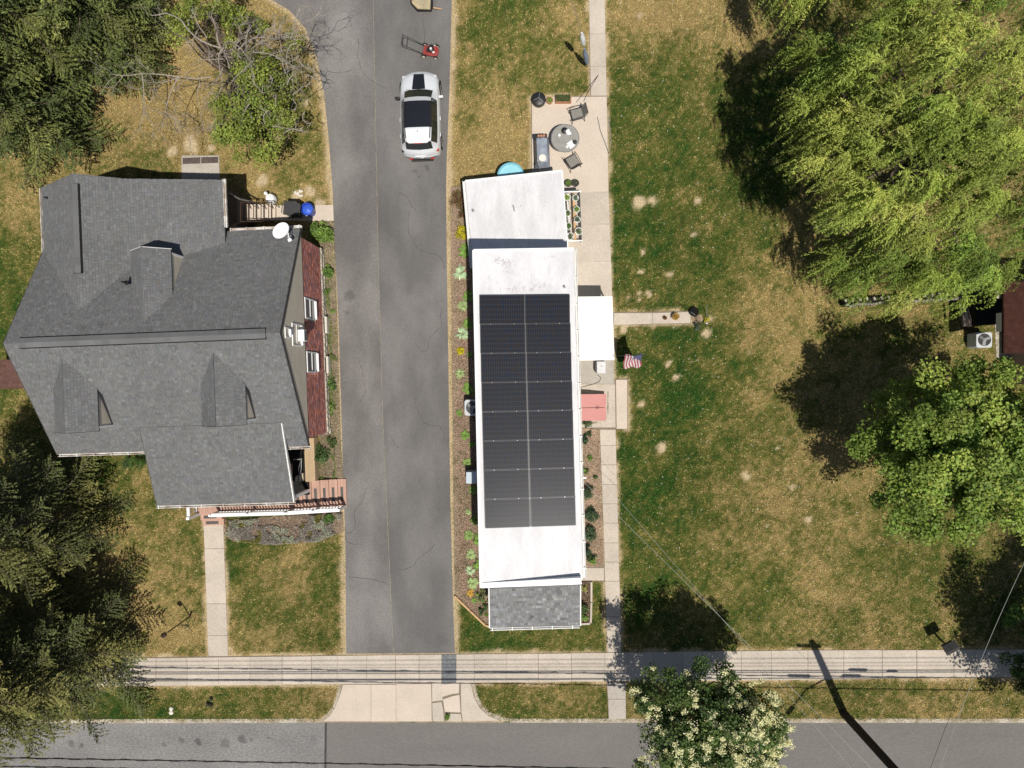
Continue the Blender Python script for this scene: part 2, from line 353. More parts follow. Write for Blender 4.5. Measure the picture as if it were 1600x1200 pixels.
# ------------------------------------------------------------------ GROUND
yk = P(800, 1129)[1]                       # line of the kerb face
def shear(x): return .0208 * (np.clip(x, -60, 60) + 1.41)   # the street runs 1.2 degrees off the east-west axis
xs = np.concatenate([[-400, -200, -100, -60, -40], np.arange(-30, 27, .16), [40, 60, 100, 200, 400]])
ys = np.concatenate([[-400, -200, -100, -60, -32, -22], np.arange(-20, yk - .02, .16), [yk - .01, yk + .01], np.arange(yk + .16, 22, .16), [32, 60, 100, 200, 400]])
GX, GY = np.meshgrid(xs, ys); G0 = GY; GY = GY + shear(GX)
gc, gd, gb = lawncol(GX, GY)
far = ((np.abs(GX) > 31) | (np.abs(GY) > 23))[..., None]; gc = np.where(far, np.array([.16, .15, .045]), gc)
gc = gc * (.62 + .38 * gb[..., None])
gz = np.where(G0 < yk, -.16, 0.0) + np.where(G0 >= yk, (fbm(GX, GY, 1.2, 90) - .5) * .015, 0)
me = bpy.data.meshes.new('lawn'); nx, ny = len(xs), len(ys)
idx = np.arange(nx * ny).reshape(ny, nx)
F = np.stack([idx[:-1, :-1], idx[:-1, 1:], idx[1:, 1:], idx[1:, :-1]], -1).reshape(-1, 4)
me.vertices.add(nx * ny); me.vertices.foreach_set('co', np.stack([GX, GY, gz], -1).astype(np.float32).ravel())
me.loops.add(F.size); me.loops.foreach_set('vertex_index', F.astype(np.int32).ravel())
me.polygons.add(len(F)); me.polygons.foreach_set('loop_start', np.arange(0, F.size, 4, dtype=np.int32))
me.update(calc_edges=True)
at = me.color_attributes.new('Col', 'FLOAT_COLOR', 'POINT'); cc = np.ones((nx * ny, 4), np.float32); cc[:, :3] = gc.reshape(-1, 3); at.data.foreach_set('color', cc.ravel())
me.materials.append(mt_soil)
o = bpy.data.objects.new('lawn', me); COL.objects.link(o); tag(o, kind='structure')

def sheet(name, pts, z, mat, parent=None, thick=None):
    b = B(); pl = pts
    if thick: b.prism([(x, y) for x, y in pl], z - thick, z)
    else: b.prism([(x, y) for x, y in pl], z - .02, z)
    return tag(b.obj(name, mat, parent=parent, origin=(0, 0, 0)), kind='structure' if parent is None else None)
# road in two ages of asphalt
xe = P(508, 1160)[0]
road = bpy.data.objects.new('road', None); COL.objects.link(road); tag(road, kind='structure'); ROOT['road'] = np.zeros(3)
sheet('old_asphalt', [(-300, -34), (xe - .25, -34), (xe, yk + shear(xe)), (-60, yk + shear(-60)), (-300, yk + shear(-60))], -.125, mt_asph_o, road)
sheet('new_asphalt', [(xe - .25, -34), (300, -34), (300, yk + shear(60)), (60, yk + shear(60)), (xe, yk + shear(xe))], -.121, mt_asph_n, road)
b = B(); b.prism([(xe - .31, -34), (xe - .20, -34), (xe + .05, yk + shear(xe)), (xe - .05, yk + shear(xe))], -.13, -.1165); b.obj('joint', M('tar_joint', (.05, .05, .05), .8, .2, 3, .2, 20), road)
# driveway in two halves
dr = bpy.data.objects.new('driveway', None); COL.objects.link(dr); tag(dr, kind='structure'); ROOT['driveway'] = np.zeros(3)
sheet('west_half', poly(drive_px[:13] + seam_px[::-1]), .016, mt_asph_l, dr)
sheet('east_half', poly(seam_px + drive_px[13:]), .020, mt_asph, dr)
b = B(); sm = [P(x, y, .021) for x, y in seam_px]
b.tube([tuple(q) for q in sm], .012, 5); b.obj('seam', M('seam_grit', (.30, .26, .19), .95, .3, 3, .3, 20), dr)

# concrete pavement: slabs one by one
def slab(parent, pts, z=.035, mat=mt_conc, name='paving_slab', gap=.006, th=.06):
    """pts: four plan corners; shrunk by the joint"""
    c = np.mean(np.array(pts), 0); q = []
    for p in pts:
        p = np.array(p); d = c - p; q.append(tuple(p + np.sign(d) * gap))
    return B().prism(q, z - th, z).obj(name, mat, parent=parent, bevel=.008)
walk = bpy.data.objects.new('public_pavement', None); COL.objects.link(walk); tag(walk, kind='structure'); ROOT['public_pavement'] = np.zeros(3)
def swy(x): return np.interp(x, [-80, 180, 600, 980, 1250, 1700], [1030, 1028.5, 1023, 1019, 1015.5, 1014]), np.interp(x, [-80, 180, 600, 980, 1250, 1700], [1074, 1072, 1068, 1064, 1062, 1056])
jx = [-50, -1, 48, 97, 146, 195, 244, 293, 342, 391, 441, 487, 527, 573, 618, 655, 690, 713, 741, 791, 841, 893, 945, 980, 1021, 1066, 1112, 1158, 1205, 1262, 1318, 1378, 1432, 1490, 1546, 1602, 1660]
sheet('pavement_base', PAVE['sidewalk'], .012, mt_gap, walk)
for i in range(len(jx) - 1):
    a, c = jx[i], jx[i + 1]; t0, b0 = swy(a); t1, b1 = swy(c)
    patch = (a == 690)
    slab(walk, [tuple(P(a, b0)[:2]), tuple(P(c, b1)[:2]), tuple(P(c, t1)[:2]), tuple(P(a, t0)[:2])], .035 + random.uniform(-.004, .004) - (.01 if patch else 0), mt_patch if patch else mt_conc,
         'asphalt_patch' if patch else 'paving_slab', gap=.013 if jx[i] in (244, 441, 618, 841, 1378, 1432) else .005)
# apron
ap = bpy.data.objects.new('driveway_apron', None); COL.objects.link(ap); tag(ap, kind='structure'); ROOT['driveway_apron'] = np.zeros(3)
sheet('apron_base', PAVE['apron'], .006, mt_gap, ap)
G2 = lambda *a: [tuple(P(x, y)[:2]) for x, y in a]
slab(ap, G2((505, 1127), (580, 1127), (580, 1069), (536, 1069), (531, 1087), (524, 1105), (516, 1117)), .03, mt_conc2, 'apron_slab')
slab(ap, G2((580, 1127), (619, 1127), (619, 1069), (580, 1069)), .03, mt_conc2, 'apron_slab')
slab(ap, G2((619, 1127), (675, 1127), (674, 1068), (619, 1068)), .031, mt_conc2, 'apron_slab')
slab(ap, G2((675, 1096), (692, 1094), (690, 1067), (675, 1067)), .031, mt_conc, 'apron_slab')
slab(ap, G2((676, 1127), (694, 1127), (693, 1111), (690, 1096), (675, 1098)), .027, mt_conc, 'apron_slab')
slab(ap, G2((690, 1089), (707, 1084), (717, 1083), (718, 1066), (690, 1067)), .033, mt_conc2, 'apron_slab')
slab(ap, G2((695, 1112), (720, 1113), (718, 1085), (707, 1087), (692, 1092)), .028, mt_conc2, 'apron_slab')
slab(ap, G2((697, 1127), (722, 1127), (720, 1115), (696, 1114)), .028, mt_conc, 'apron_slab')
slab(ap, G2((723, 1127), (783, 1126), (763, 1118), (750, 1106), (741, 1089), (735, 1066), (720, 1066), (720, 1085), (721, 1113)), .030, mt_conc, 'apron_slab')
# private path to the east of the trailer, patio, steps
pw = bpy.data.objects.new('garden_path', None); COL.objects.link(pw); tag(pw, kind='structure'); ROOT['garden_path'] = np.zeros(3)
sheet('path_base', PAVE['walkE'], .008, mt_gap, pw)
sheet('verge_base', PAVE['verge_walk'], .007, mt_gap, pw)
def xl(y): return np.interp(y, [-60, 0, 150, 671, 830, 908, 1020], [918, 920, 923, 937, 943, 945, 949])
def xr(y): return np.interp(y, [-60, 0, 150, 300, 488, 592, 671, 830, 1020], [944, 945, 948, 951, 957, 959, 962, 966, 971])
for a, c in ((-60, -2), (-2, 53), (53, 104), (104, 150)):
    slab(pw, G2((xl(a), a), (xl(c), c), (xr(c), c), (xr(a), a)), .03, mt_conc)
for a, c in ((671, 696), (696, 726), (726, 757), (757, 787), (787, 817), (817, 848), (848, 878), (878, 908), (908, 963), (963, 1019)):
    slab(pw, G2((xl(a), a), (xl(c), c), (xr(c), c), (xr(a), a)), .03, mt_conc)
slab(pw, G2((831, 152), (948, 151), (951, 300), (880, 302), (831, 280)), .031, mt_conc2, 'patio_slab')
slab(pw, G2((880, 301), (951, 300), (953, 350), (880, 352)), .030, mt_conc)
slab(pw, G2((880, 351), (953, 350), (955, 408), (880, 410)), .032, mt_conc)
slab(pw, G2((880, 409), (955, 408), (957, 487), (885, 487)), .030, mt_conc)
slab(pw, G2((885, 487), (957, 487), (960, 600), (890, 600)), .029, mt_concw)
slab(pw, G2((890, 600), (961, 600), (962, 668), (905, 668)), .030, mt_conc)
slab(pw, G2((962, 593), (980, 593), (980, 670), (963, 670)), .05, mt_conc2)
slab(pw, G2((908, 887), (944, 887), (944, 907), (908, 907)), .03, mt_conc)
slab(pw, G2((959, 489), (1019, 489), (1019, 506), (959, 508)), .03, mt_conc)
slab(pw, G2((1019, 489), (1079, 487), (1079, 505), (1019, 506)), .028, mt_conc)
slab(pw, G2((948, 1066), (978, 1066), (978, 1092), (950, 1092)), .03, mt_concw)
slab(pw, G2((950, 1092), (978, 1092), (978, 1123), (951, 1123)), .03, mt_concw)
# front path of the brick house and its side walk and stoop
hw = bpy.data.objects.new('house_path', None); COL.objects.link(hw); tag(hw, kind='structure'); ROOT['house_path'] = np.zeros(3)
sheet('path_base', PAVE['house_walk'], .008, mt_gap, hw)
def hx(y, r): return np.interp(y, [812, 1026], [318, 326]) + (31 if r else 0)
for a, c in ((814, 857), (857, 943), (943, 993), (993, 1025)):
    slab(hw, G2((hx(a, 0), a), (hx(c, 0), c), (hx(c, 1), c), (hx(a, 1), a)), .03, mt_conc)
slab(hw, G2((402, 320), (450, 321), (450, 345), (402, 344)), .03, mt_conc2)
slab(hw, G2((450, 321), (521, 320), (522, 346), (450, 345)), .03, mt_conc2)
slab(hw, G2((284, 243), (343, 243), (344, 286), (284, 287)), .04, mt_concw, 'stoop_slab')
mt_rubber = M('brown_rubber_mat', (.10, .075, .065), .9, .2, 4, .2, 20)
slab(hw, G2((286, 247), (314, 246), (314, 256), (286, 257)), .06, mt_rubber, 'stone_paver')
slab(hw, G2((315, 246), (342, 245), (342, 255), (315, 256)), .06, mt_rubber, 'stone_paver')
# kerbs
kb = bpy.data.objects.new('kerb', None); COL.objects.link(kb); tag(kb, kind='structure'); ROOT['kerb'] = np.zeros(3)
def kerb(pts, w=.2):
    b = B(); q = [np.array(p) for p in pts]; L = []; R_ = []
    for i, p in enumerate(q):
        d = q[min(i + 1, len(q) - 1)] - q[max(i - 1, 0)]; d = d / np.linalg.norm(d); n = np.array([-d[1], d[0]]); L.append(tuple(p + n * w / 2)); R_.append(tuple(p - n * w / 2))
    b.prism(R_ + L[::-1], -.14, .012); return b.obj('kerb_stone', mt_kerb, kb, bevel=.015)
def kline(a, c, ya, yb, n):
    for i in range(n):
        t0, t1 = i / n, (i + 1) / n
        p0 = P(lerp(a, c, t0) + .3, lerp(ya, yb, t0))[:2]; p1 = P(lerp(a, c, t1) - .3, lerp(ya, yb, t1))[:2]; kerb([p0, p1])
kline(-120, 490, 1127.5, 1126, 7)
kerb(G2((491, 1126), (503, 1125), (513, 1117), (521, 1107)), .17); kerb(G2((522, 1106), (528, 1088), (531, 1070)), .15)
kerb(G2((739, 1068), (745, 1090), (753, 1104)), .15); kerb(G2((754, 1105), (764, 1115), (780, 1122), (795, 1125)), .17)
kline(796, 1750, 1126, 1126, 9)

# beds
for k, mt, z in (('mulch_bed', mt_mulch, .03), ('house_bed', M('leafy_soil', (.20, .155, .11), .95, .3, 2, .35, 18, c2=(.13, .12, .05), bump=1), .026), ('dirt_bed', mt_dirt, .03), ('lavender_bed', mt_mulch, .028), ('porch_bed', mt_mulch, .05)):
    sheet(k, BEDS[k], z, mt)
rc_ = np.random.default_rng(61); b = B()
for (x0, y0, ang, L_) in ((560, 60, -80, 3.0), (500, 110, -30, 1.6), (640, 330, -95, 4.2), (560, 560, -60, 2.2), (650, 620, -100, 3.4), (575, 760, -95, 3.6), (680, 850, -110, 2.4), (545, 900, -20, 2.0), (612, 300, 5, 1.6), (640, 700, 170, 1.3), (690, 480, -90, 3), (660, 30, -70, 1.8)):
    p_ = P(x0, y0)[:2]; a_ = math.radians(ang); n_ = int(L_ / .12)
    for i in range(n_):
        a_ += rc_.normal() * .28; q_ = p_ + .12 * np.array([math.cos(a_), math.sin(a_)]); s_ = np.array([-math.sin(a_), math.cos(a_)]) * rc_.uniform(.003, .009)
        if inside(np.array([q_[0]]), np.array([q_[1]]), PAVE['drive'])[0]: b.quad((*(p_ - s_), .0245), (*(q_ - s_), .0245), (*(q_ + s_), .0245), (*(p_ + s_), .0245))
        p_ = q_
tag(b.obj('hairline_cracks', M('crack_fill', (.055, .048, .042), .95), dr), kind='stuff')
def scatter_in(pl, n, rng):
    a = np.array(pl); X = rng.uniform(a[:, 0].min(), a[:, 0].max(), n); Y = rng.uniform(a[:, 1].min(), a[:, 1].max(), n); m = inside(X, Y, pl); return X[m], Y[m]
r_ = np.random.default_rng(11)
allc = []; allcol = []
for k, n, c, z in (('mulch_bed', 60000, (.33, .23, .16), .05), ('house_bed', 16000, (.26, .20, .13), .045), ('dirt_bed', 5000, (.38, .28, .19), .045), ('lavender_bed', 8000, (.20, .15, .11), .045), ('porch_bed', 1500, (.12, .075, .05), .07)):
    X, Y = scatter_in(BEDS[k], n, r_); C = np.stack([X, Y, z + r_.random(len(X)) * .02], 1)
    N = unit(r_.normal(size=(len(X), 3)) * .45 + np.array([0, 0, 1])); q = leaves(C, N, r_.uniform(.03, .085, len(X)), .45, r_)
    col = attrcol(r_, len(X), c, .38, .06); edge = np.clip(1 - pdist(X, Y, PAVE['drive']) / .5, 0, 1)[:, None]
    col = col * (1 - edge * .7) + np.array([.42, .34, .22]) * edge * .7
    allc.append(q); allcol.append(col)
o = npmesh('mulch_chips', np.concatenate(allc), 4, np.concatenate(allcol), mt_chip); tag(o, 'loose brown mulch chips and dead leaves spread over the planting beds', 'mulch', kind='stuff')

# grass blades
r_ = np.random.default_rng(5)
NB = 680000
X = r_.uniform(-26.3, 23, NB); Y = r_.uniform(yk + .1, 18.6, NB) + shear(X)
keep = np.ones(NB, bool)
for pl in list(PAVE.values()) + list(BEDS.values()): keep &= ~inside(X, Y, pl)
X, Y = X[keep], Y[keep]
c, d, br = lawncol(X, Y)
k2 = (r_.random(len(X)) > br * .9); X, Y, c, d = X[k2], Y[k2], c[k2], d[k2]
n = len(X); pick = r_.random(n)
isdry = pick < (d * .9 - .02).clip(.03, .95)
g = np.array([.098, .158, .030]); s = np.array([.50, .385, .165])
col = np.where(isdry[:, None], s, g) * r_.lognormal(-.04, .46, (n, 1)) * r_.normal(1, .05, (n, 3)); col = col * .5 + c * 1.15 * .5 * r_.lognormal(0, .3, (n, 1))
clv = r_.random(n) < .006 * (X > 2.5); col[clv] = (.6, .6, .48)
ang = r_.uniform(0, 2 * math.pi, n); L = r_.uniform(.045, .11, n); lean = r_.uniform(.5, 1.3, n)
dx, dy = np.cos(ang), np.sin(ang); wd = r_.uniform(.012, .026, n) * np.where(clv, 1.3, 1)
p = np.stack([X, Y, np.zeros(n)], 1); side = np.stack([-dy, dx, np.zeros(n)], 1) * wd[:, None]
tip = p + np.stack([dx * np.sin(lean) * L, dy * np.sin(lean) * L, np.cos(lean) * L], 1)
V = np.stack([p - side, p + side, tip], 1)
o = npmesh('grass', V, 3, col.clip(.01, .8), mt_grass); tag(o, 'short patchy lawn grass, green and straw coloured', 'grass', kind='stuff')

# ------------------------------------------------------------------ roofs and walls
def plane_axes(pts, eave):
    """unit along the eave, unit up the slope, normal"""
    p = [np.array(q, float) for q in pts]
    n = np.cross(p[1] - p[0], p[2] - p[0]); n /= np.linalg.norm(n)
    if n[2] < 0: n = -n
    a = np.array(eave, float); a = a - n * (a @ n); a /= np.linalg.norm(a); b = np.cross(n, a)
    return a, b, n
def shingles(name, pts, eave, parent, row=.115, wid=(.08, .22), base=(.152, .152, .151), rng=None, dv=.085, lift=.012):
    """laminated shingle tabs, every tab its own raised piece, clipped to the roof plane pts"""
    rng = rng or np.random.default_rng(int(abs(pts[0][0] * 131 + pts[1][1] * 37 + pts[2][2] * 11) * 10) % 99991)
    a, b, n = plane_axes(pts, eave); o0 = np.array(pts[0], float)
    q = [((np.array(p) - o0) @ a, (np.array(p) - o0) @ b) for p in pts]
    b0 = min(t[1] for t in q); b1 = max(t[1] for t in q); V = []; C = []
    r = b0; j = 0
    def span(y):
        xs_ = []
        for i in range(len(q)):
            (x1, y1), (x2, y2) = q[i], q[(i + 1) % len(q)]
            if (y1 > y) != (y2 > y): xs_.append(x1 + (y - y1) * (x2 - x1) / (y2 - y1))
        return (min(xs_), max(xs_)) if len(xs_) >= 2 else None
    while r < b1 - .02:
        e = min(row, b1 - r); s1 = span(r + e * .1); s2 = span(r + e * .9)
        if s1 and s2:
            lo = lambda t: s1[0] + (s2[0] - s1[0]) * t; hi = lambda t: s1[1] + (s2[1] - s1[1]) * t
            x = min(s1[0], s2[0]) - rng.uniform(0, .3)
            end = max(s1[1], s2[1])
            while x < end:
                w_ = rng.uniform(*wid); x2 = x + w_
                p = []
                for (xx, t) in ((x + .004, 0), (x2 - .004, 0), (x2 - .004, 1), (x + .004, 1)):
                    xc = min(max(xx, lo(t)), hi(t)); p.append((xc, r + e * t))
                if p[1][0] - p[0][0] > .02 or p[2][0] - p[3][0] > .02:
                    h = lift * rng.uniform(.7, 1.6)
                    f = lambda pp, hh: o0 + a * pp[0] + b * pp[1] + n * hh
                    A, B_, C_, D_ = f(p[0], h), f(p[1], h), f(p[2], .004), f(p[3], .004)
                    V += [A, B_, C_, D_, f(p[0], .0), f(p[1], .0), B_, A]
                    k = rng.lognormal(0, dv); cc_ = np.array(base) * k * np.array([1 + rng.normal(0, .02), 1, 1 + rng.normal(0, .03)])
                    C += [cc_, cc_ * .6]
                x = x2
        r += row; j += 1
    o = npmesh(name, np.array(V), 4, np.array(C), mt_shing, parent); o['kind'] = 'stuff'; return o
def roofplane(parent, pts, eave, th=.10, name='roof_slope', base=(.152, .152, .151), **kw):
    ro = B().prism(pts, th, None).obj(name, mt_roofbase, parent); shingles('shingles', pts, eave, ro, base=base, **kw); return ro
def strip_box(b, p0, p1, w_, h, m=0):
    """a bar of rectangular section between two points"""
    p0 = Vector(p0); p1 = Vector(p1); d = (p1 - p0).normalized(); s = d.cross(Vector((0, 0, 1))); s = s.normalized() * w_ / 2 if s.length > 1e-6 else Vector((w_ / 2, 0, 0)); u_ = s.cross(d).normalized() * h / 2
    vs = [tuple(p + x * s + z * u_) for p in (p0, p1) for (x, z) in ((-1, -1), (1, -1), (1, 1), (-1, 1))]
    b.add(vs, [(0, 1, 2, 3), (7, 6, 5, 4), (0, 4, 5, 1), (1, 5, 6, 2), (2, 6, 7, 3), (3, 7, 4, 0)], m)
def gutter(parent, p0, p1, w_=.11, hangers=True, gap=.75, mat=None):
    """an open K-style gutter: back, front and bottom with hanger straps"""
    mat = mat or mt_gutter
    p0 = Vector(p0); p1 = Vector(p1); d = (p1 - p0).normalized(); s = Vector((d.y, -d.x, 0)).normalized()
    b = B(); up = Vector((0, 0, .09))
    strip_box(b, p0 - s * .045, p1 - s * .045, .02, .10); strip_box(b, p0 + s * .045, p1 + s * .045, .025, .10); strip_box(b, p0 - Vector((0, 0, .055)), p1 - Vector((0, 0, .055)), .11, .012)
    if hangers:
        n = int((p1 - p0).length / gap)
        for i in range(n + 1):
            q = p0 + d * (min(i * gap + .1, (p1 - p0).length - .05)); b.box((q.x, q.y, q.z + .055), (.04 if abs(d.x) > .5 else .15, .15 if abs(d.x) > .5 else .04, .012))
    return b.obj('gutter', mat, parent)

# ------------------------------------------------------------------ BRICK HOUSE
HB = P(437, 520, 5.9); HF = Fr((HB[0], HB[1], 0), 2.05)
h = HF                                    # local axes: u to the east (0 = east gable), v to the north (0 = ridge)
SL = 2.8 / 4.6
mz = lambda v: 5.9 - SL * abs(v)          # height of the main roof
house = thing('brick_house', 'large brick and tan siding house with grey shingle roof, west of the driveway', 'house', h((-5.5, 0, 0)))
eu = np.array(h((1, 0, 0))) - np.array(h((0, 0, 0))); ev = np.array(h((0, 1, 0))) - np.array(h((0, 0, 0)))
W0, WI = -10.93, -10.8
# core walls (kept just inside the roof edges)
b = B(h); b.prism([(-10.75, -4.3), (-.12, -4.3), (-.12, 4.3), (-10.75, 4.3)], 0, 3.05); b.obj('main_walls', mt_siding, house)
b = B(h); b.prism([(-10.75, 4.3), (-3.2, 4.3), (-3.2, 6.55), (-10.75, 6.55)], 0, 3.3); b.obj('rear_walls', M('dark_brown_wall', (.04, .03, .026), .8), house)
# gable cores
def gable_core(u0, u1, m=mt_siding, off=.14):
    b = B(h); pts = [(-4.28, 3.0), (4.28, 3.0), (0, mz(0) - off)]
    vs = [(u0, v, z) for v, z in pts] + [(u1, v, z) for v, z in pts]
    b.add(vs, [(0, 2, 1), (3, 4, 5), (0, 1, 4, 3), (1, 2, 5, 4), (2, 0, 3, 5)]); return b.obj('gable_core', m, house)
gable_core(-10.75, -.14)
# main roof
roofplane(house, [h((W0, -4.6, 3.1)), h((-6.85, -4.6, 3.1)), h((-6.85, -3.62, mz(3.62))), h((-.88, -3.62, mz(3.62))), h((-.88, -4.6, 3.1)), h((0, -4.6, 3.1)), h((0, 0, 5.9)), h((W0, 0, 5.9))][::1] if False else
          [h((W0, -4.6, 3.1)), h((0, -4.6, 3.1)), h((0, 0, 5.9)), h((W0, 0, 5.9))], eu)
roofplane(house, [h((0, 4.6, 3.1)), h((W0, 4.6, 3.1)), h((W0, 0, 5.9)), h((0, 0, 5.9))], -eu)
# north wing: steep west slope, short steep east slope, then a low-pitched shed
ZR = 5.12
roofplane(house, [h((-10.87, 6.72, 3.48)), h((-10.87, 1.2, 3.48)), h((-8.4, 1.2, ZR)), h((-8.4, 6.72, ZR))], -ev)
roofplane(house, [h((-6.9, 1.0, 4.14)), h((-6.9, 6.72, 4.14)), h((-8.4, 6.72, ZR)), h((-8.4, 1.0, ZR))], ev)
roofplane(house, [h((-3.08, 2.6, 3.45)), h((-3.08, 6.68, 3.45)), h((-6.9, 6.72, 4.14)), h((-6.9, 2.6, 4.14))], ev)
b = B(h); b.prism([(-10.75, 3.0), (-3.2, 3.0), (-3.2, 6.55), (-10.75, 6.55)], 3.0, 3.32)
vs = [(-10.75, 3.32), (-3.2, 3.32), (-3.2, 3.36), (-6.9, 4.0), (-8.4, 4.95)]
for v0, v1 in ((6.2, 6.55),):
    n = len(vs); b.add([(u_, v0, z) for u_, z in vs] + [(u_, v1, z) for u_, z in vs], [tuple(range(n)), tuple(range(2 * n - 1, n - 1, -1))] + [(i, (i + 1) % n, (i + 1) % n + n, i + n) for i in range(n)])
b.obj('wing_gable', mt_siding, house)
# ridge vents (raised shingle caps)
def ridgecap(u0, v0, u1, v1, z, half=.17, side=None):
    n = int(math.hypot(u1 - u0, v1 - v0) / .3); a = np.array([u0, v0]); c = np.array([u1, v1]); d = (c - a) / np.linalg.norm(c - a); s = np.array([-d[1], d[0]])
    V = []; Cc = []; r = np.random.default_rng(int(abs(u0 * 100)))
    for i in range(n):
        p = a + (c - a) * i / n; q = a + (c - a) * (i + 1.02) / n; zz = z + .028
        for sg in (-1, 1):
            e0, e1 = p + s * half * sg, q + s * half * sg
            pts = [(p[0], p[1], zz + .012), (e0[0], e0[1], zz - SL * half * .8 + .012), (e1[0], e1[1], zz - SL * half * .8), (q[0], q[1], zz)]
            if sg > 0: pts = pts[::-1]
            V += [h(t) for t in pts]; k = r.lognormal(0, .05); Cc.append(np.array([.14, .14, .14]) * k)
            low = [(e0[0], e0[1], zz - SL * half * .8 + .012), (e1[0], e1[1], zz - SL * half * .8), (e1[0] + s[0] * .035 * sg, e1[1] + s[1] * .035 * sg, zz - SL * half - .05), (e0[0] + s[0] * .035 * sg, e0[1] + s[1] * .035 * sg, zz - SL * half - .05)]
            V += [h(t) for t in low]; Cc.append(np.array([.02, .02, .02]))
    for (e, sg) in ((a, -1), (c, 1)):
        V += [h((e[0] + s[0] * t, e[1] + s[1] * t, zz2)) for t, zz2 in ((-half, z - .15), (half, z - .15), (half, z - .02), (-half, z - .02))]; Cc.append(np.array([.02, .02, .02]))
    o = npmesh('ridge_cap', np.array(V), 4, np.array(Cc), mt_shing, house); return o
ridgecap(-10.3, 0, -.55, 0, 5.95, .19); ridgecap(-8.4, 2.75, -8.4, 6.3, ZR + .05, .17)
# gable bargeboards on the east, west
b = B(h)
for s_ in (-1, 1):
    for u_ in (.012, W0 - .012): strip_box(b, (u_, s_ * 4.6, 3.03), (u_, 0, 5.83), .024, .17)
# strip_box works in world space, so place directly
mt_drip = M('dark_drip_edge', (.06, .058, .055), .6)
for s_ in (-1, 1):
    for u_ in (.014, W0 - .014): b2 = B(); strip_box(b2, h((u_, s_ * 4.6, 3.02)), h((u_, s_ * .01, 5.82)), .026, .15); b2.obj('bargeboard', mt_drip, house)
# gutters
def hg(u0, v0, z0, u1, v1, z1, **k): return gutter(house, h((u0, v0, z0)), h((u1, v1, z1)), **k)
hg(0.05, 4.66, 3.05, -3.03, 4.66, 3.05); hg(-3.02, 6.72, 3.42, -3.02, 4.7, 3.42)
hg(-10.9, -4.66, 3.05, -6.9, -4.66, 3.05); hg(-.86, -4.66, 3.05, .06, -4.66, 3.05, gap=.5)
hg(-10.93, 6.7, 3.42, -10.93, 3.9, 3.42, hangers=False)
# front porch roof
PV0, PV1, PZ1 = -3.55, -7.0, 2.68
PZ0 = mz(3.55) + .03
roofplane(house, [h((-6.87, PV1, PZ1)), h((-.87, PV1, PZ1)), h((-.87, PV0, PZ0)), h((-6.87, PV0, PZ0))], eu)
hg(-6.9, PV1 - .07, PZ1 - .05, -.82, PV1 - .07, PZ1 - .05, gap=.95)
b = B(); strip_box(b, h((-.86, PV1, PZ1 - .06)), h((-.86, PV0, PZ0 - .06)), .05, .14); b.obj('porch_bargeboard', mt_trim, house)
b = B(); strip_box(b, h((-6.88, PV1, PZ1 - .06)), h((-6.88, PV0, PZ0 - .06)), .03, .12); b.obj('porch_bargeboard', mt_drip, house)
# cheek of the porch roof
b = B(h); u_ = -.93; b.add([(u_, -3.55, PZ0 - .12), (u_, -4.6, 3.1), (u_, -5.4, 2.7), (u_, -6.9, 2.45), (u_, -6.9, PZ1 - .1), (u_ - .05, -3.55, PZ0 - .12), (u_ - .05, -4.6, 3.1), (u_ - .05, -5.4, 2.7), (u_ - .05, -6.9, 2.45), (u_ - .05, -6.9, PZ1 - .1)],
    [(0, 1, 2, 3, 4), (9, 8, 7, 6, 5), (0, 5, 6, 1), (1, 6, 7, 2), (2, 7, 8, 3), (3, 8, 9, 4), (4, 9, 5, 0)]); b.obj('porch_cheek', mt_siding, house)
# porch deck and posts
b = B(h); b.prism([(-6.8, -7.05), (-.9, -7.05), (-.9, -4.32), (-6.8, -4.32)], .1, .60); b.obj('porch_base', mt_void, house)
for i in range(2):
    b = B(h); b.box((-6.7 + i * 5.75, -6.85, 1.5), (.14, .14, 2.2)); b.obj('porch_post', mt_white, house)
nb = 34
for i in range(nb):                       # deck boards run north-south on the visible front strip
    u0 = -6.15 + i * .1335; B(h).mm((u0 + .004, -7.76, .60), (u0 + .1295, -5.6, .632)).obj('deck_board', mt_deck, house)
b = B(h); b.mm((-6.15, -7.80, .05), (-1.62, -7.765, .62)); b.obj('deck_skirt', mt_deck, house)
# side strip of deck and wall top east of the porch
for i in range(5):
    B(h).mm((-1.0 + i * .09, -6.43, .66), (-.915 + i * .09, -4.45, .69)).obj('deck_board', mt_deckt, house)
b = B(h); b.mm((-1.0, -6.43, .05), (-.55, -4.45, .66)); b.obj('deck_edge_wall', mt_deckt, house)
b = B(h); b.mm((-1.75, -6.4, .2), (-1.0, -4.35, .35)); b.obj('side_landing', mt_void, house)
# steps down to the east, with grip strips
for i in range(6):
    z = .60 - (i + 1) * .088; u0 = -1.62 + i * .385; 
    b = B(h); b.mm((u0, -7.74, 0.02), (u0 + .385, -6.45, z)); s_ = b.obj('step', mt_deck, house)
    for j in range(3): B(h).mm((u0 + .004 + j * .128, -7.76, z + .001), (u0 + .128 + j * .128, -6.43, z + .03)).obj('step_board', mt_deck, house)
    B(h).mm((u0 + .12, -7.45, z + .031), (u0 + .24, -6.80, z + .038)).obj('grip_strip', mt_grip, house)
# two steps down to the front path
for i in range(2):
    z = .40 - i * .19; B(h).mm((-6.1, -8.10 - i * .3, 0), (-5.1, -7.81 - i * .3, z)).obj('step', mt_deck, house)
    B(h).mm((-5.95, -8.04 - i * .3, z + .001), (-5.35, -7.90 - i * .3, z + .008)).obj('grip_strip', mt_grip, house)
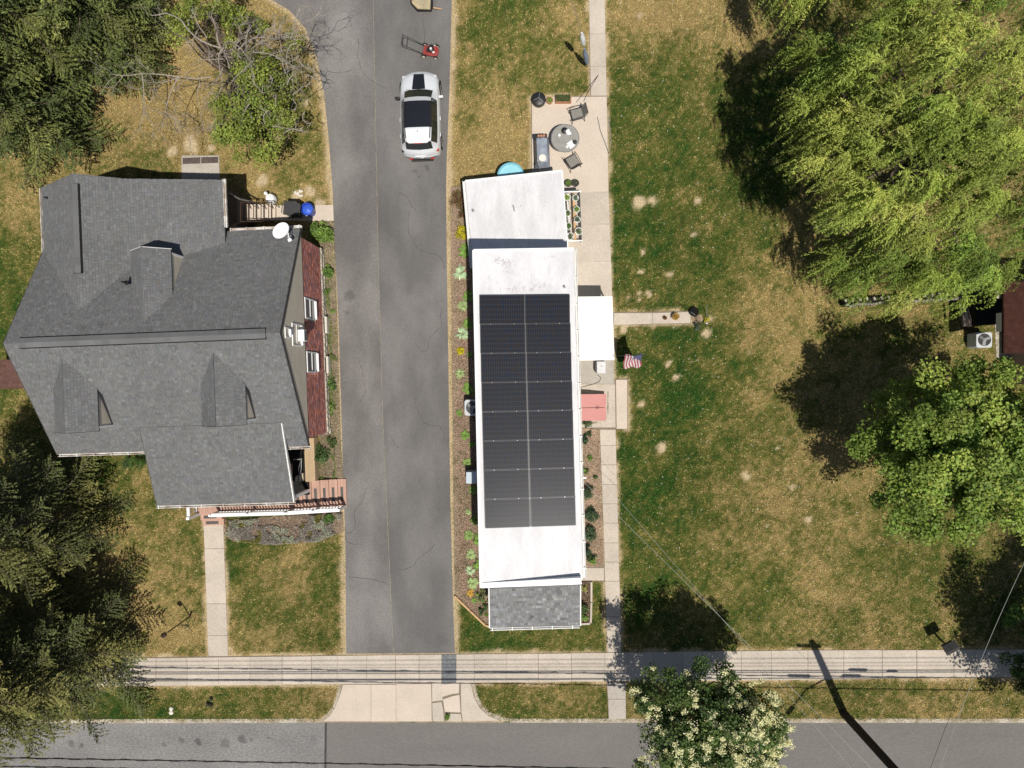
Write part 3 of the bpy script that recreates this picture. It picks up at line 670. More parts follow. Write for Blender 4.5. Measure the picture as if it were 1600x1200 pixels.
# white rail along the front with dark-cast balusters
def railing(u0, z0, u1, z1, v, parent, bars=True, n=0, name='front_railing', wdt=.155):
    b = B(); strip_box(b, h((u0, v, z0 + .92)), h((u1, v, z1 + .92)), wdt, .05); strip_box(b, h((u0, v, z0 + .14)), h((u1, v, z1 + .14)), .06, .06)
    o = b.obj(name, mt_white, parent)
    L_ = abs(u1 - u0); n = n or int(L_ / .135)
    for i in range(n):
        t = (i + .5) / n; u_ = lerp(u0, u1, t); z = lerp(z0, z1, t); B(h).mm((u_ - .02, v - .02, z + .14), (u_ + .02, v + .02, z + .90)).obj('baluster', mt_white, o)
    for t in (0, .5, 1): u_ = lerp(u0, u1, t); z = lerp(z0, z1, t); B(h).box((u_, v, z + .5), (.1, .1, 1.05)).obj('newel_post', mt_white, o)
    return o
railing(-5.08, .62, -1.68, .62, -7.69, house, n=25)
railing(-1.62, .60, .62, .16, -7.69, house, n=16)
b = B(); strip_box(b, h((-6.1, -7.75, 1.5)), h((-6.1, -6.7, 1.5)), .13, .06); strip_box(b, h((-6.1, -7.7, .78)), h((-6.1, -6.7, .78)), .06, .06); o = b.obj('west_railing', mt_white, house)
for i in range(6): B(h).mm((-6.12, -7.6 + i * .16, .62), (-6.08, -7.56 + i * .16, 1.48)).obj('baluster', mt_white, o)
B(h).box((-6.1, -7.8, 1.0), (.13, .13, 1.2)).obj('newel_post', mt_white, o)

# east wall: brick below, siding boards in the gable
rb = np.random.default_rng(31); V = []; C_ = []
zz = .45; j = 0
WX = -.025
openings = [(2.98 - .1, 1.35), (.72 - .1, 1.35)]
def brickwall(u_face, v0, v1, z0, z1, holes, parent, bh=.066, bl=.205, nrm=1):
    V = []; Cc = []; z = z0; j = 0
    while z < z1 - .03:
        v = v0 + (bl / 2 if j % 2 else 0) - bl
        while v < v1:
            a_, c_ = max(v, v0), min(v + bl - .012, v1)
            if c_ - a_ > .03 and not any(a_ < H2 and c_ > H1 and z + bh > Z1 and z < Z2 for (H1, H2, Z1, Z2) in holes):
                o_ = rb.uniform(0, .006) * nrm; f = u_face + .012 * nrm + o_; k = rb.lognormal(0, .28); base = np.array([.46, .18, .135]) if rb.random() > .25 else np.array([.32, .17, .19])
                cc_ = base * k; a0 = (f, a_, z); b0 = (f, c_, z); c0 = (f, c_, z + bh - .011); d0 = (f, a_, z + bh - .011)
                V += [h(t) for t in (a0, b0, c0, d0)]; Cc.append(cc_)
                V += [h(t) for t in (d0, c0, (u_face, c_, z + bh - .011), (u_face, a_, z + bh - .011))]; Cc.append(cc_)
            v += bl
        z += bh; j += 1
    o = npmesh('bricks', np.array(V), 4, np.array(Cc), mt_brick, parent); o['kind'] = 'stuff'; return o
b = B(h); b.mm((-.2, -4.26, .45), (WX, 4.22, 3.0)); bw = b.obj('brick_wall', mt_brickm, house)
wins = [(3.0, 1.45, 2.8), (.72, 1.45, 2.8)]
wv = lambda px, py, z: float((P(px, py, z) - HB) @ np.array(ev))
wins = [(wv(484, 483, 2.2), 1.5, 2.85), (wv(487, 566, 2.2), 1.5, 2.85)]
brickwall(WX, -4.26, 4.22, .46, 2.98, [(v - .44, v + .44, a_, c_) for v, a_, c_ in wins], bw)
def window(v, z0, z1, wd, u0=-.03, frame=.05, sash=True):
    b = B(h); d = .05
    for s_ in (-1, 1): b.mm((u0 - .05, v + s_ * wd / 2 - (frame if s_ > 0 else 0), z0), (u0 + d, v + s_ * wd / 2 + (frame if s_ < 0 else 0), z1))
    b.mm((u0 - .05, v - wd / 2 + frame, z0), (u0 + .11, v + wd / 2 - frame, z0 + frame * .8)); b.mm((u0 - .05, v - wd / 2 + frame, z1 - frame), (u0 + d, v + wd / 2 - frame, z1))
    if sash: b.mm((u0 - .04, v - wd / 2 + frame, (z0 + z1) / 2 - .025), (u0 + .035, v + wd / 2 - frame, (z0 + z1) / 2 - .005))
    wo = b.obj('window', mt_white, house)
    B(h).mm((u0 - .03, v - wd / 2 + frame, z0 + frame), (u0 + .012, v + wd / 2 - frame, z1 - frame)).obj('pane', mt_glass, wo); return wo
for v, a_, c_ in wins: window(v, a_, c_, .9)
# siding gable: lapped boards
nz = 24
for i in range(nz):
    z0 = 3.02 + i * (5.74 - 3.02) / nz; z1 = z0 + (5.74 - 3.02) / nz; hw_ = lambda z: max(.02, (5.80 - z) / SL - .06)
    if hw_(z1) < .03: continue
    V_ = [(.032, -hw_(z0), z0), (.032, hw_(z0), z0), (.027, hw_(z1), z1 + .004), (.027, -hw_(z1), z1 + .004), (-.14, -hw_(z0), z0), (-.14, hw_(z0), z0), (-.14, hw_(z1), z1), (-.14, -hw_(z1), z1)]
    V_ = [(u_ - .035, v, z) for u_, v, z in V_]
    B(h).add(V_, [(0, 1, 2, 3), (7, 6, 5, 4), (0, 4, 5, 1), (3, 2, 6, 7), (1, 5, 6, 2), (0, 3, 7, 4)]).obj('siding_board', mt_siding, house)
B(h).mm((-.1, -4.4, 2.98), (.002, 4.36, 3.02)).obj('belt_trim', M('dark_trim', (.07, .05, .04), .6), house)
wu = window(wv(461, 523, 4.2), 3.5, 4.55, .92, u0=-.02); 
b = B(h); vc = wv(461, 523, 4.2) - .02; b.mm((.03, vc - .24, 3.62), (.30, vc + .24, 4.0)); ac = b.obj('window_air_conditioner', mt_white, house, bevel=.02)
for i in range(5): B(h).mm((.301, vc - .2, 3.66 + i * .06), (.306, vc + .2, 3.685 + i * .06)).obj('vent_slot', mt_dark, ac)
window(wv(442.5, 520, 5.2), 4.85, 5.35, .42, u0=-.02, frame=.06, sash=False)
# stone foundation and its window wells
rs = np.random.default_rng(8); b = B(h); v = -4.3
b.mm((-.2, -4.3, 0), (.02, 4.26, .44)); fo = b.obj('foundation', mt_stone, house)
bs = B(h)
while v < 4.2:
    L_ = rs.uniform(.2, .45); bs.mm((.0, v, .02), (.05 + rs.uniform(0, .05), min(v + L_ - .02, 4.25), .22 - rs.uniform(0, .02))); bs.mm((.0, v + .1, .235), (.04 + rs.uniform(0, .03), min(v + L_ + .07, 4.25), .43)); v += L_
o = bs.obj('foundation_stones', mt_stone, fo, bevel=.012); o['kind'] = 'stuff'
for (y0, y1) in ((495, 521), (557, 583)):
    v0, v1 = wv(508, y1, .2), wv(508, y0, .2); B(h).mm((.06, v0, .0), (.17, v1, .42)).obj('basement_sill', M('pale_sill', (.62, .58, .5), .8), house, bevel=.02)
    B(h).mm((.02, v0 + .05, .10), (.055, v1 - .05, .43)).obj('basement_window', mt_void, house)

# dormers
def dormer(uc, hw_, vf, vb, zr, ze, north, name='dormer'):
    s_ = 1 if north else -1
    d = B(h); zb = mz(vf) - .1
    vs = [(uc - hw_ + .1, zb), (uc + hw_ - .03, zb), (uc + hw_ - .03, ze + .0), (uc, zr - .1), (uc - hw_ + .1, ze + .02)]
    f0 = s_ * (vf - .12); f1 = s_ * vb
    n = 5; V_ = [(u_, f0, z) for u_, z in vs] + [(u_, f1, z) for u_, z in vs]
    fs = [tuple(range(n)), tuple(range(2 * n - 1, n - 1, -1))] + [(i, (i + 1) % n, (i + 1) % n + n, i + n) for i in range(n)]
    dm = B(h).add(V_, fs).obj('dormer', mt_siding, house)
    pr = [h((uc + hw_, s_ * vf, ze)), h((uc + hw_, s_ * vb * 0 + s_ * ((5.9 - ze) / SL - .25), ze)), h((uc, s_ * vb, zr)), h((uc, s_ * vf, zr))]
    pl = [h((uc - hw_, s_ * vf, ze)), h((uc - hw_, s_ * ((5.9 - ze) / SL - .25), ze)), h((uc, s_ * vb, zr)), h((uc, s_ * vf, zr))]
    for q, e in ((pr, ev), (pl, -ev)):
        ro = B().prism(q, .07, None).obj('dormer_slope', mt_roofbase, dm)
        sh = shingles('dormer_shingles', q, e, dm)
    b = B(); f = s_ * (vf + .012)
    mtb = mt_trim if north else mt_drip
    strip_box(b, h((uc + hw_, f, ze - .05)), h((uc + .01, f, zr - .05)), .022, .10); b.obj('dormer_bargeboard', mtb, dm); b = B(); strip_box(b, h((uc - hw_, f, ze - .05)), h((uc - .01, f, zr - .05)), .022, .10); b.obj('dormer_bargeboard', mtb, dm)
    # shadow at the foot of the east cheek, painted as a black wedge
    if not north:
        vt = (5.9 - ze) / SL; fb = B(h); A0 = (uc + hw_ - .02, -vt - .05, mz(vt + .05) + .03); A1 = (uc + hw_ + .10, -vt - .35, mz(vt + .35) + .03); A2 = (uc + hw_ + .035, -(vf - .2), mz(vf - .2) + .03); A3 = (uc + hw_ - .02, -(vf - .2), mz(vf - .2) + .03)
        fb.add([A0, A3, A2, A1], [(0, 1, 2, 3)]); fb.obj('cheek_shadow_wedge', M('cheek_shadow_black', (.015, .016, .02), .7) if 'cheek_shadow_black' not in bpy.data.materials else bpy.data.materials['cheek_shadow_black'], dm)
    # white corner board and window
    B(h).mm((uc + hw_ - .06, f - s_ * .20, zb - .1), (uc + hw_ + .0, f - s_ * .13, ze - .03)).obj('corner_board', mt_white, dm); B(h).mm((uc - .3, f - s_ * .14, zb + .15), (uc + .3, f - s_ * .11, ze)).obj('dormer_window', mt_white, dm)
    return dm
dormer(-5.52, .82, 3.60, .5, 5.5, 4.82, True)
dormer(-8.86, .90, 3.58, .4, 5.52, 4.80, False)
dormer(-2.80, .90, 3.52, .4, 5.52, 4.78, False)
# flashing pieces, vent pipes
for (px, py, z) in ((75, 310, 3.8), (195, 441, 4.9)):
    c = P(px, py, z); b = B(); b.tube([(c[0], c[1], z - .35), (c[0], c[1], z + .22)], .035, 10); b.lathe([(.09, -.1), (.09, -.05), (.045, .0)], (c[0], c[1], z - .05), 12); b.obj('vent_pipe', mt_dark, house)
# chimney block west of the house (red-brown roof of the side porch)
q = [P(-40, 562, 2.4), P(28, 562, 2.4), P(46, 607, 2.4), P(-40, 608, 2.4)]
sp_ = B().prism([tuple(t) for t in q], .12, None).obj('side_porch_roof', M('brown_shingle_base', (.10, .05, .04), .9), house)
shingles('side_porch_shingles', [tuple(t) for t in (q[3], q[2], q[1], q[0])], (1, 0, 0), sp_, row=.12, wid=(.12, .3), base=(.13, .068, .055))
B().prism([tuple(t[:2]) for t in (P(-30, 566, 2.2), P(18, 566, 2.2), P(34, 602, 2.2), P(-30, 602, 2.2))], 0, 2.26).obj('side_porch_wall', mt_siding, house)
# back steps with a dark metal railing in the notch
bs = thing('back_stairs', 'dark metal railing and timber steps in the rear notch of the brick house', 'stairs', P(395, 335))
lf = lambda px, py, z: tuple(P(px, py, z))
b = B(); b.prism([lf(352, 315, .9)[:2], lf(376, 315, .9)[:2], lf(376, 352, .9)[:2], lf(352, 352, .9)[:2]], 0, .9); b.obj('landing', mt_bin, bs)
for i in range(4):
    x0 = 376 + i * 12; z = .78 - i * .2; b = B(); b.prism([lf(x0, 319, z)[:2], lf(x0 + 12, 319, z)[:2], lf(x0 + 12, 344, z)[:2], lf(x0, 344, z)[:2]], z - .09 if i < 3 else .04, z); b.obj('tread', mt_conc2, bs, bevel=.01)
b = B()
for (y, sh_) in ((316, 0), (346, 0)):
    b.tube([lf(376, y, 1.75), lf(424, y, 1.05)], .022, 6); b.tube([lf(376, y, 1.3), lf(424, y, .6)], .014, 6)
    for i in range(5):
        x0 = 376 + i * 12; zt = 1.75 - i * .175; b.tube([lf(x0, y, zt), (*P(x0, y, zt)[:2], .05)], .018, 6)
b.obj('railing', mt_rail, bs)
b = B()
for i in range(5): x0 = 376 + i * 12; b.tube([lf(x0, 316, 1.75 - i * .175 - .02), lf(x0, 346, 1.75 - i * .175 - .02)], .02, 6)
b.obj('cross_bars', mt_rail, bs)
b = B(); b.tube([lf(349, 296, 2.9), lf(374, 311, 1.9), lf(398, 316, .9)], .035, 8); tag(b.obj('conduit_pole', mt_grey, origin=P(390, 316)), 'grey metal conduit slanting down over the back stairs from the house roof', 'pole')

# satellite dish
dc = P(441, 361, 4.6)
sd = thing('satellite_dish', 'white oval satellite dish on the north-east corner of the house roof', 'satellite dish', P(455, 366, 3.3))
b = B(); dn = Vector((.28, -.72, .62)).normalized(); u1 = dn.cross(Vector((0, 0, 1))).normalized(); v1 = u1.cross(dn).normalized()
cen = Vector(P(440, 360, 4.05)); vs = []; fs = []
dn = Vector((-.10, -.25, .96)).normalized(); u1 = Vector((.80, .60, 0)); u1 = (u1 - dn * u1.dot(dn)).normalized(); v1 = dn.cross(u1).normalized()
nr, na = 6, 28
for lay in (0, 1):
    for i in range(nr + 1):
        for k in range(na):
            t = 2 * math.pi * k / na; r = i / nr; p = cen + u1 * (.40 * r * math.cos(t)) + v1 * (.27 * r * math.sin(t)) + dn * (.075 * r * r - .02 * lay); vs.append(tuple(p))
off = (nr + 1) * na
for lay in (0, 1):
    for i in range(nr):
        for k in range(na):
            q = (lay * off + i * na + k, lay * off + i * na + (k + 1) % na, lay * off + (i + 1) * na + (k + 1) % na, lay * off + (i + 1) * na + k); fs.append(q if lay else q[::-1])
for k in range(na): fs.append((nr * na + k, nr * na + (k + 1) % na, off + nr * na + (k + 1) % na, off + nr * na + k))
B().add(vs, fs).obj('dish', mt_white, sd, smooth=True)
b = B(); e = Vector(P(452, 372, 3.95)); b.tube([tuple(cen - dn * .03 + v1 * -.1), tuple(Vector(P(450, 366, 3.75))), tuple(Vector(P(453, 374, 3.45)))], .025, 8); b.tube([tuple(cen + u1 * .22 - v1 * .12), tuple(Vector(P(452, 374, 4.0)))], .018, 6); b.obj('arm', mt_white, sd)
B().box(tuple(P(453, 375, 3.95)), (.16, .12, .1), .5).obj('receiver', mt_white, sd, bevel=.02)
B().box(tuple(P(453, 371, 3.42)), (.22, .18, .05), .3).obj('foot_plate', mt_grey, sd)

# ------------------------------------------------------------------ TRAILER HOME
tr = thing('mobile_home', 'long white flat-roofed mobile home east of the driveway', 'mobile home', P(825, 600))
def tz(t): return lerp(4.0, 3.72, t)
m = [P(740, 391, 4.7), P(896, 388.5, 4.4), P(911, 905, 4.4), P(751.5, 918, 4.7)]
B().prism([tuple(q) for q in (m[3], m[2], m[1], m[0])], .16, None).obj('roof', mt_membr, tr)
def inset(q, d):
    q = [np.array(t, float) for t in q]; c = sum(q) / len(q); return [tuple((t + (c - t) / np.abs(c - t).max() * d)[:2]) for t in q]
wl = [q.copy() for q in m]
wl[0][:2] += (.14, -.12); wl[3][:2] += (.14, .12); wl[1][:2] += (-.14, -.12); wl[2][:2] += (-.14, .12)
B().prism([tuple(q) for q in (wl[3], wl[2], wl[1], wl[0])], .0, None) 
B().prism([tuple(q[:2]) for q in (wl[3], wl[2], wl[1], wl[0])], .25, 4.15).obj('walls', mt_white, tr)
# false front (parapet) over the south end
p0, p1 = P(752, 909, 4.05), P(912, 897, 4.05); p2, p3 = P(911, 907, 4.05), P(751, 920, 4.05)
b = B(); q = [tuple(t) for t in (p0, p3, p2, p1)]
sw, se = P(752, 919, 4.72), P(909, 913, 4.72)
q = [P(752, 911, 4.73), P(908, 903, 4.73), se, sw]
b.prism([tuple(t) for t in q[::-1]], .35, None); b.obj('front_parapet', mt_white, tr)
# edge trims
b = B(); strip_box(b, m[0] + [0, 0, .015], m[3] + [0, 0, .015], .10, .05); strip_box(b, m[0] + [0, 0, .012], m[1] + [0, 0, .012], .08, .045); b.obj('roof_edge_trim', mt_white, tr)
g0 = m[1] + np.array([.07, 0, -.05]); g1 = m[2] + np.array([.07, .05, -.05]); gutter(tr, g0, g1, gap=1.05, mat=mt_trim)
B().tube([tuple(m[1] + [.03, 0, -.02]), tuple(m[2] + [.03, 0, -.02])], .02, 5).obj('gutter_guard', M('brown_stain', (.35, .27, .22), .8), tr)
# rear addition with its own mono-pitch roof
a_ = [P(727, 283, 2.1), P(878, 267, 2.4), P(889, 396, 2.4), P(739, 418, 2.1)]
a_[2][1] = min(a_[2][1], 4.85)
B().prism([tuple(q) for q in a_[::-1]], .12, None).obj('addition_roof', mt_membr, tr)
aw = [q.copy() for q in a_]; aw[0][:2] += (.2, -.12); aw[1][:2] += (-.12, -.12); aw[2][:2] += (-.12, .1); aw[3][:2] += (.2, .1)
B().prism([tuple(q[:2]) for q in aw[::-1]], .1, 2.0).obj('addition_walls', mt_white, tr)
gutter(tr, a_[3] + np.array([-.07, 0, -.02]), a_[0] + np.array([-.07, 0, -.02]), hangers=False, mat=mt_trim)
b = B(); strip_box(b, a_[0] + [0, .01, .012], a_[1] + [0, .01, .012], .06, .04); strip_box(b, a_[1] + [0, 0, .012], a_[2] + [0, 0, .012], .06, .04); b.obj('addition_trim', mt_white, tr)
# roof scuffs and scraps
rs = np.random.default_rng(4)
def onroof(px, py, m_=m):
    z = m_[0][2]
    for _ in range(3):
        p = P(px, py, z); t = (p[0] - m_[0][0]) / (m_[1][0] - m_[0][0]); z = lerp(m_[0][2], m_[1][2], min(max(t, 0), 1))
    return P(px, py, z)
V = []
for (cx, cy, rx_, ry_, n, mm_) in ((790, 410, 10, 6, 40, m), (775, 405, 6, 8, 16, m), (845, 448, 16, 7, 50, m), (795, 425, 8, 10, 36, m), (808, 452, 22, 5, 40, m), (770, 440, 8, 12, 14, m), (862, 402, 8, 3, 8, m), (845, 340, 8, 10, 12, a_), (812, 322, 3, 2, 4, a_), (740, 330, 2, 3, 5, a_), (860, 855, 10, 14, 70, m), (832, 866, 5, 3, 24, m), (780, 855, 18, 4, 20, m), (820, 850, 30, 20, 30, m), (810, 885, 15, 6, 20, m), (815, 300, 50, 22, 30, a_)):
    for i in range(n):
        p = onroof(cx + rs.normal() * rx_ * .6, cy + rs.normal() * ry_ * .6, mm_); L_ = rs.uniform(.01, .07) ; w_ = rs.uniform(.003, .012); t = rs.uniform(0, math.pi); dx_, dy_ = math.cos(t), math.sin(t)
        sl_ = (mm_[1][2] - mm_[0][2]) / (mm_[1][0] - mm_[0][0])
        for (s1, s2) in ((-1, -1), (1, -1), (1, 1), (-1, 1)):
            x_, y_ = dx_ * L_ * s1 - dy_ * w_ * s2, dy_ * L_ * s1 + dx_ * w_ * s2; V.append((p[0] + x_, p[1] + y_, p[2] + .006 + sl_ * x_))
o = npmesh('roof_scuffs', np.array(V), 4, None, mt_scuff, tr); o['kind'] = 'stuff'
c = onroof(803, 325, a_); B().tube([(c[0] - .04, c[1] + .12, c[2] + .03), (c[0] + .03, c[1] - .14, c[2] + .02)], .025, 6).obj('vent_stub', mt_grey, tr)
c = onroof(882, 449); b = B(); b.tube([tuple(c + [0, 0, -.05]), tuple(c + [0, 0, .16])], .045, 10); b.obj('vent_pipe', mt_grey, tr)
c = onroof(739, 329, a_); B().box((c[0], c[1], c[2] + .03), (.1, .12, .05), .4).obj('vent_cap', mt_grey, tr)
# shingled porch roof at the south end
q = [P(765, 918, 3.05), P(906, 914, 3.05), P(906, 977, 2.5), P(766, 981, 2.5)]
po = B().prism([tuple(t) for t in (q[3], q[2], q[1], q[0])], .1, None).obj('porch_roof', mt_roofbase, tr)
shingles('porch_shingles', [tuple(t) for t in (q[3], q[2], q[1], q[0])], (1, .02, 0), po, row=.12, wid=(.10, .22), base=(.205, .205, .205), dv=.17, lift=.014)
gutter(tr, q[3] + np.array([0, -.06, -.03]), q[2] + np.array([0, -.06, -.03]), gap=.85, mat=mt_trim)
for sg in (0, 1): b = B(); e_ = [.03 if sg else -.03, 0, -.03]; strip_box(b, q[sg] + e_, q[3 - sg] + e_, .05, .1); b.obj('porch_bargeboard', mt_trim, tr)
for i in (0, 1): p = (q[3] if i == 0 else q[2]) + np.array([.2 if i == 0 else -.2, .2, 0]); B().box((p[0], p[1], 1.22), (.1, .1, 2.44)).obj('porch_post', mt_white, tr)
B().prism([tuple(t) for t in ((q[3] + [.1, .15, 0])[:2], (q[2] + [-.1, .15, 0])[:2], (q[1] + [-.1, 0, 0])[:2], (q[0] + [.1, 0, 0])[:2])], .02, .3).obj('porch_floor', mt_conc, tr)
# side door awning-roof (white) with posts
aq = [P(898, 463.5, 2.2), P(957, 463, 2.1), P(960, 562.5, 2.1), P(903, 563.5, 2.2)]
mt_awn = M('white_awning', (.84, .84, .82), .5, .02, 2, .01, 20, c2=(.80, .80, .70), c2s=1.3)
aw = thing('white_awning', 'flat white awning over the side door on the east side of the mobile home', 'awning', (*aq[1][:2], 0))
B().prism([tuple(t) for t in aq[::-1]], .07, None).obj('canopy', mt_awn, aw)
for t in (aq[1], aq[2]): B().box((t[0] - .07, t[1] + (.07 if t is aq[2] else -.07), 1.0), (.06, .06, 2.03)).obj('post', mt_white, aw)
for i in range(11):
    y = lerp(aq[1][1] - .15, aq[2][1] + .15, i / 10); B().mm((aq[0][0] + .05, y - .02, 2.10), (aq[1][0] - .02, y + .02, 2.13)).obj('canopy_rib', mt_awn, aw)
# solar panels
def solar_mat():
    m = bpy.data.materials.new('solar_cells'); m.use_nodes = True; t = m.node_tree; L = t.links; bs = t.nodes['Principled BSDF']; N = t.nodes.new
    tc = N('ShaderNodeTexCoord'); sx = N('ShaderNodeSeparateXYZ'); L.new(tc.outputs['Object'], sx.inputs[0])
    def line(o, per, wd):
        a = N('ShaderNodeMath'); a.operation = 'PINGPONG'; L.new(o, a.inputs[0]); a.inputs[1].default_value = per / 2; c = N('ShaderNodeMath'); c.operation = 'LESS_THAN'; L.new(a.outputs[0], c.inputs[0]); c.inputs[1].default_value = wd; return c.outputs[0]
    l1 = line(sx.outputs['X'], .091, .010); l2 = line(sx.outputs['Y'], .195, .009); l3 = line(sx.outputs['X'], .091, .004)
    no = N('ShaderNodeTexNoise'); no.inputs['Scale'].default_value = 9; no.inputs['Detail'].default_value = 3; g = N('ShaderNodeNewGeometry'); L.new(g.outputs['Position'], no.inputs[0])
    mp = N('ShaderNodeMapRange'); L.new(no.outputs[0], mp.inputs[0]); mp.inputs[1].default_value = .4; mp.inputs[2].default_value = .6
    m1 = N('ShaderNodeMix'); m1.data_type = 'RGBA'; L.new(mp.outputs[0], m1.inputs[0]); m1.inputs[6].default_value = (.010, .017, .032, 1); m1.inputs[7].default_value = (.021, .018, .019, 1)
    m2 = N('ShaderNodeMix'); m2.data_type = 'RGBA'; L.new(l1, m2.inputs[0]); L.new(m1.outputs[2], m2.inputs[6]); m2.inputs[7].default_value = (.034, .031, .031, 1)
    n2 = N('ShaderNodeTexNoise'); n2.inputs['Scale'].default_value = 2.2; L.new(g.outputs['Position'], n2.inputs[0])
    m3 = N('ShaderNodeMix'); m3.data_type = 'RGBA'; L.new(l2, m3.inputs[0]); L.new(m2.outputs[2], m3.inputs[6]); m3.inputs[7].default_value = (.034, .039, .048, 1)
    L.new(m3.outputs[2], bs.inputs['Base Color']); bs.inputs['Roughness'].default_value = .30; bs.inputs['Specular IOR Level'].default_value = .12; return m
mt_cell = solar_mat(); mt_fr = M('panel_frame', (.045, .045, .05), .4, .05, 3, .05, 20, metal=.3)
sa = thing('solar_array', 'array of sixteen dark solar panels in two columns on the white roof', 'solar panels', P(825, 640, 3.9))
L0, L1, L2, L3 = P(748.5, 461, 4.79), P(890, 460, 4.53), P(901, 821, 4.53), P(757, 826, 4.79)
PW = np.linalg.norm(L1 - L0) / 2; PH = (np.linalg.norm(L3 - L0) + np.linalg.norm(L2 - L1)) / 16
def bil(s_, t): return L0 * (1 - s_) * (1 - t) + L1 * s_ * (1 - t) + L2 * s_ * t + L3 * (1 - s_) * t
pm = fm = None; g_ = .006
for r in range(8):
    for c_ in range(2):
        p = bil((c_ + .5) / 2, (r + .5) / 8)
        ux = Vector(bil(1, (r + .5) / 8) - bil(0, (r + .5) / 8)).normalized(); uy = Vector(bil((c_ + .5) / 2, 0) - bil((c_ + .5) / 2, 1)).normalized(); uz = ux.cross(uy).normalized(); uy = uz.cross(ux)
        if pm is None:
            b = B(); b.mm((-PW / 2 + g_ + .022, -PH / 2 + g_ + .022, -.02), (PW / 2 - g_ - .022, PH / 2 - g_ - .022, .012)); t_ = b.obj('solar_panel', mt_cell, local=True); pm = t_.data; bpy.data.objects.remove(t_)
            b = B(); X_, Y_ = PW / 2 - g_, PH / 2 - g_
            b.mm((-X_, -Y_, -.025), (X_, -Y_ + .022, .016)); b.mm((-X_, Y_ - .022, -.025), (X_, Y_, .016)); b.mm((-X_, -Y_ + .022, -.025), (-X_ + .022, Y_ - .022, .016)); b.mm((X_ - .022, -Y_ + .022, -.025), (X_, Y_ - .022, .016))
            t_ = b.obj('panel_frame', mt_fr, local=True); fm = t_.data; bpy.data.objects.remove(t_)
        o = bpy.data.objects.new('solar_panel', pm); COL.objects.link(o); o.parent = sa
        o.matrix_basis = Matrix.Translation(Vector(p) - Vector(ROOT[sa.name])) @ Matrix((ux, uy, uz)).transposed().to_4x4()
        f_ = bpy.data.objects.new('panel_frame', fm); COL.objects.link(f_); f_.parent = o
b = B()
for t in (.0, .25, .5, .75, 1): pass
for r in range(1, 8):
    for s_ in (.12, .38, .5, .62, .88): p = bil(s_, r / 8); b.box((p[0], p[1], p[2] + .018), (.026, .018, .008))
b.obj('mounting_clamps', mt_silver, sa)
b = B()
for r in range(1, 8): strip_box(b, bil(0.003, r / 8) - [0, 0, .035], bil(.997, r / 8) - [0, 0, .035], .05, .04)
strip_box(b, bil(.5, .003) - [0, 0, .037], bil(.5, .997) - [0, 0, .037], .05, .04)
b.obj('mounting_rails', M('pale_rail', (.17, .165, .16), .6), sa)
for s_ in (.04, .28, .72, .96):
    strip_b = B(); strip_box(strip_b, bil(s_, 0) - [0, 0, .07], bil(s_, 1) - [0, 0, .07], .04, .035); strip_b.obj('support_rail', mt_silver, sa)

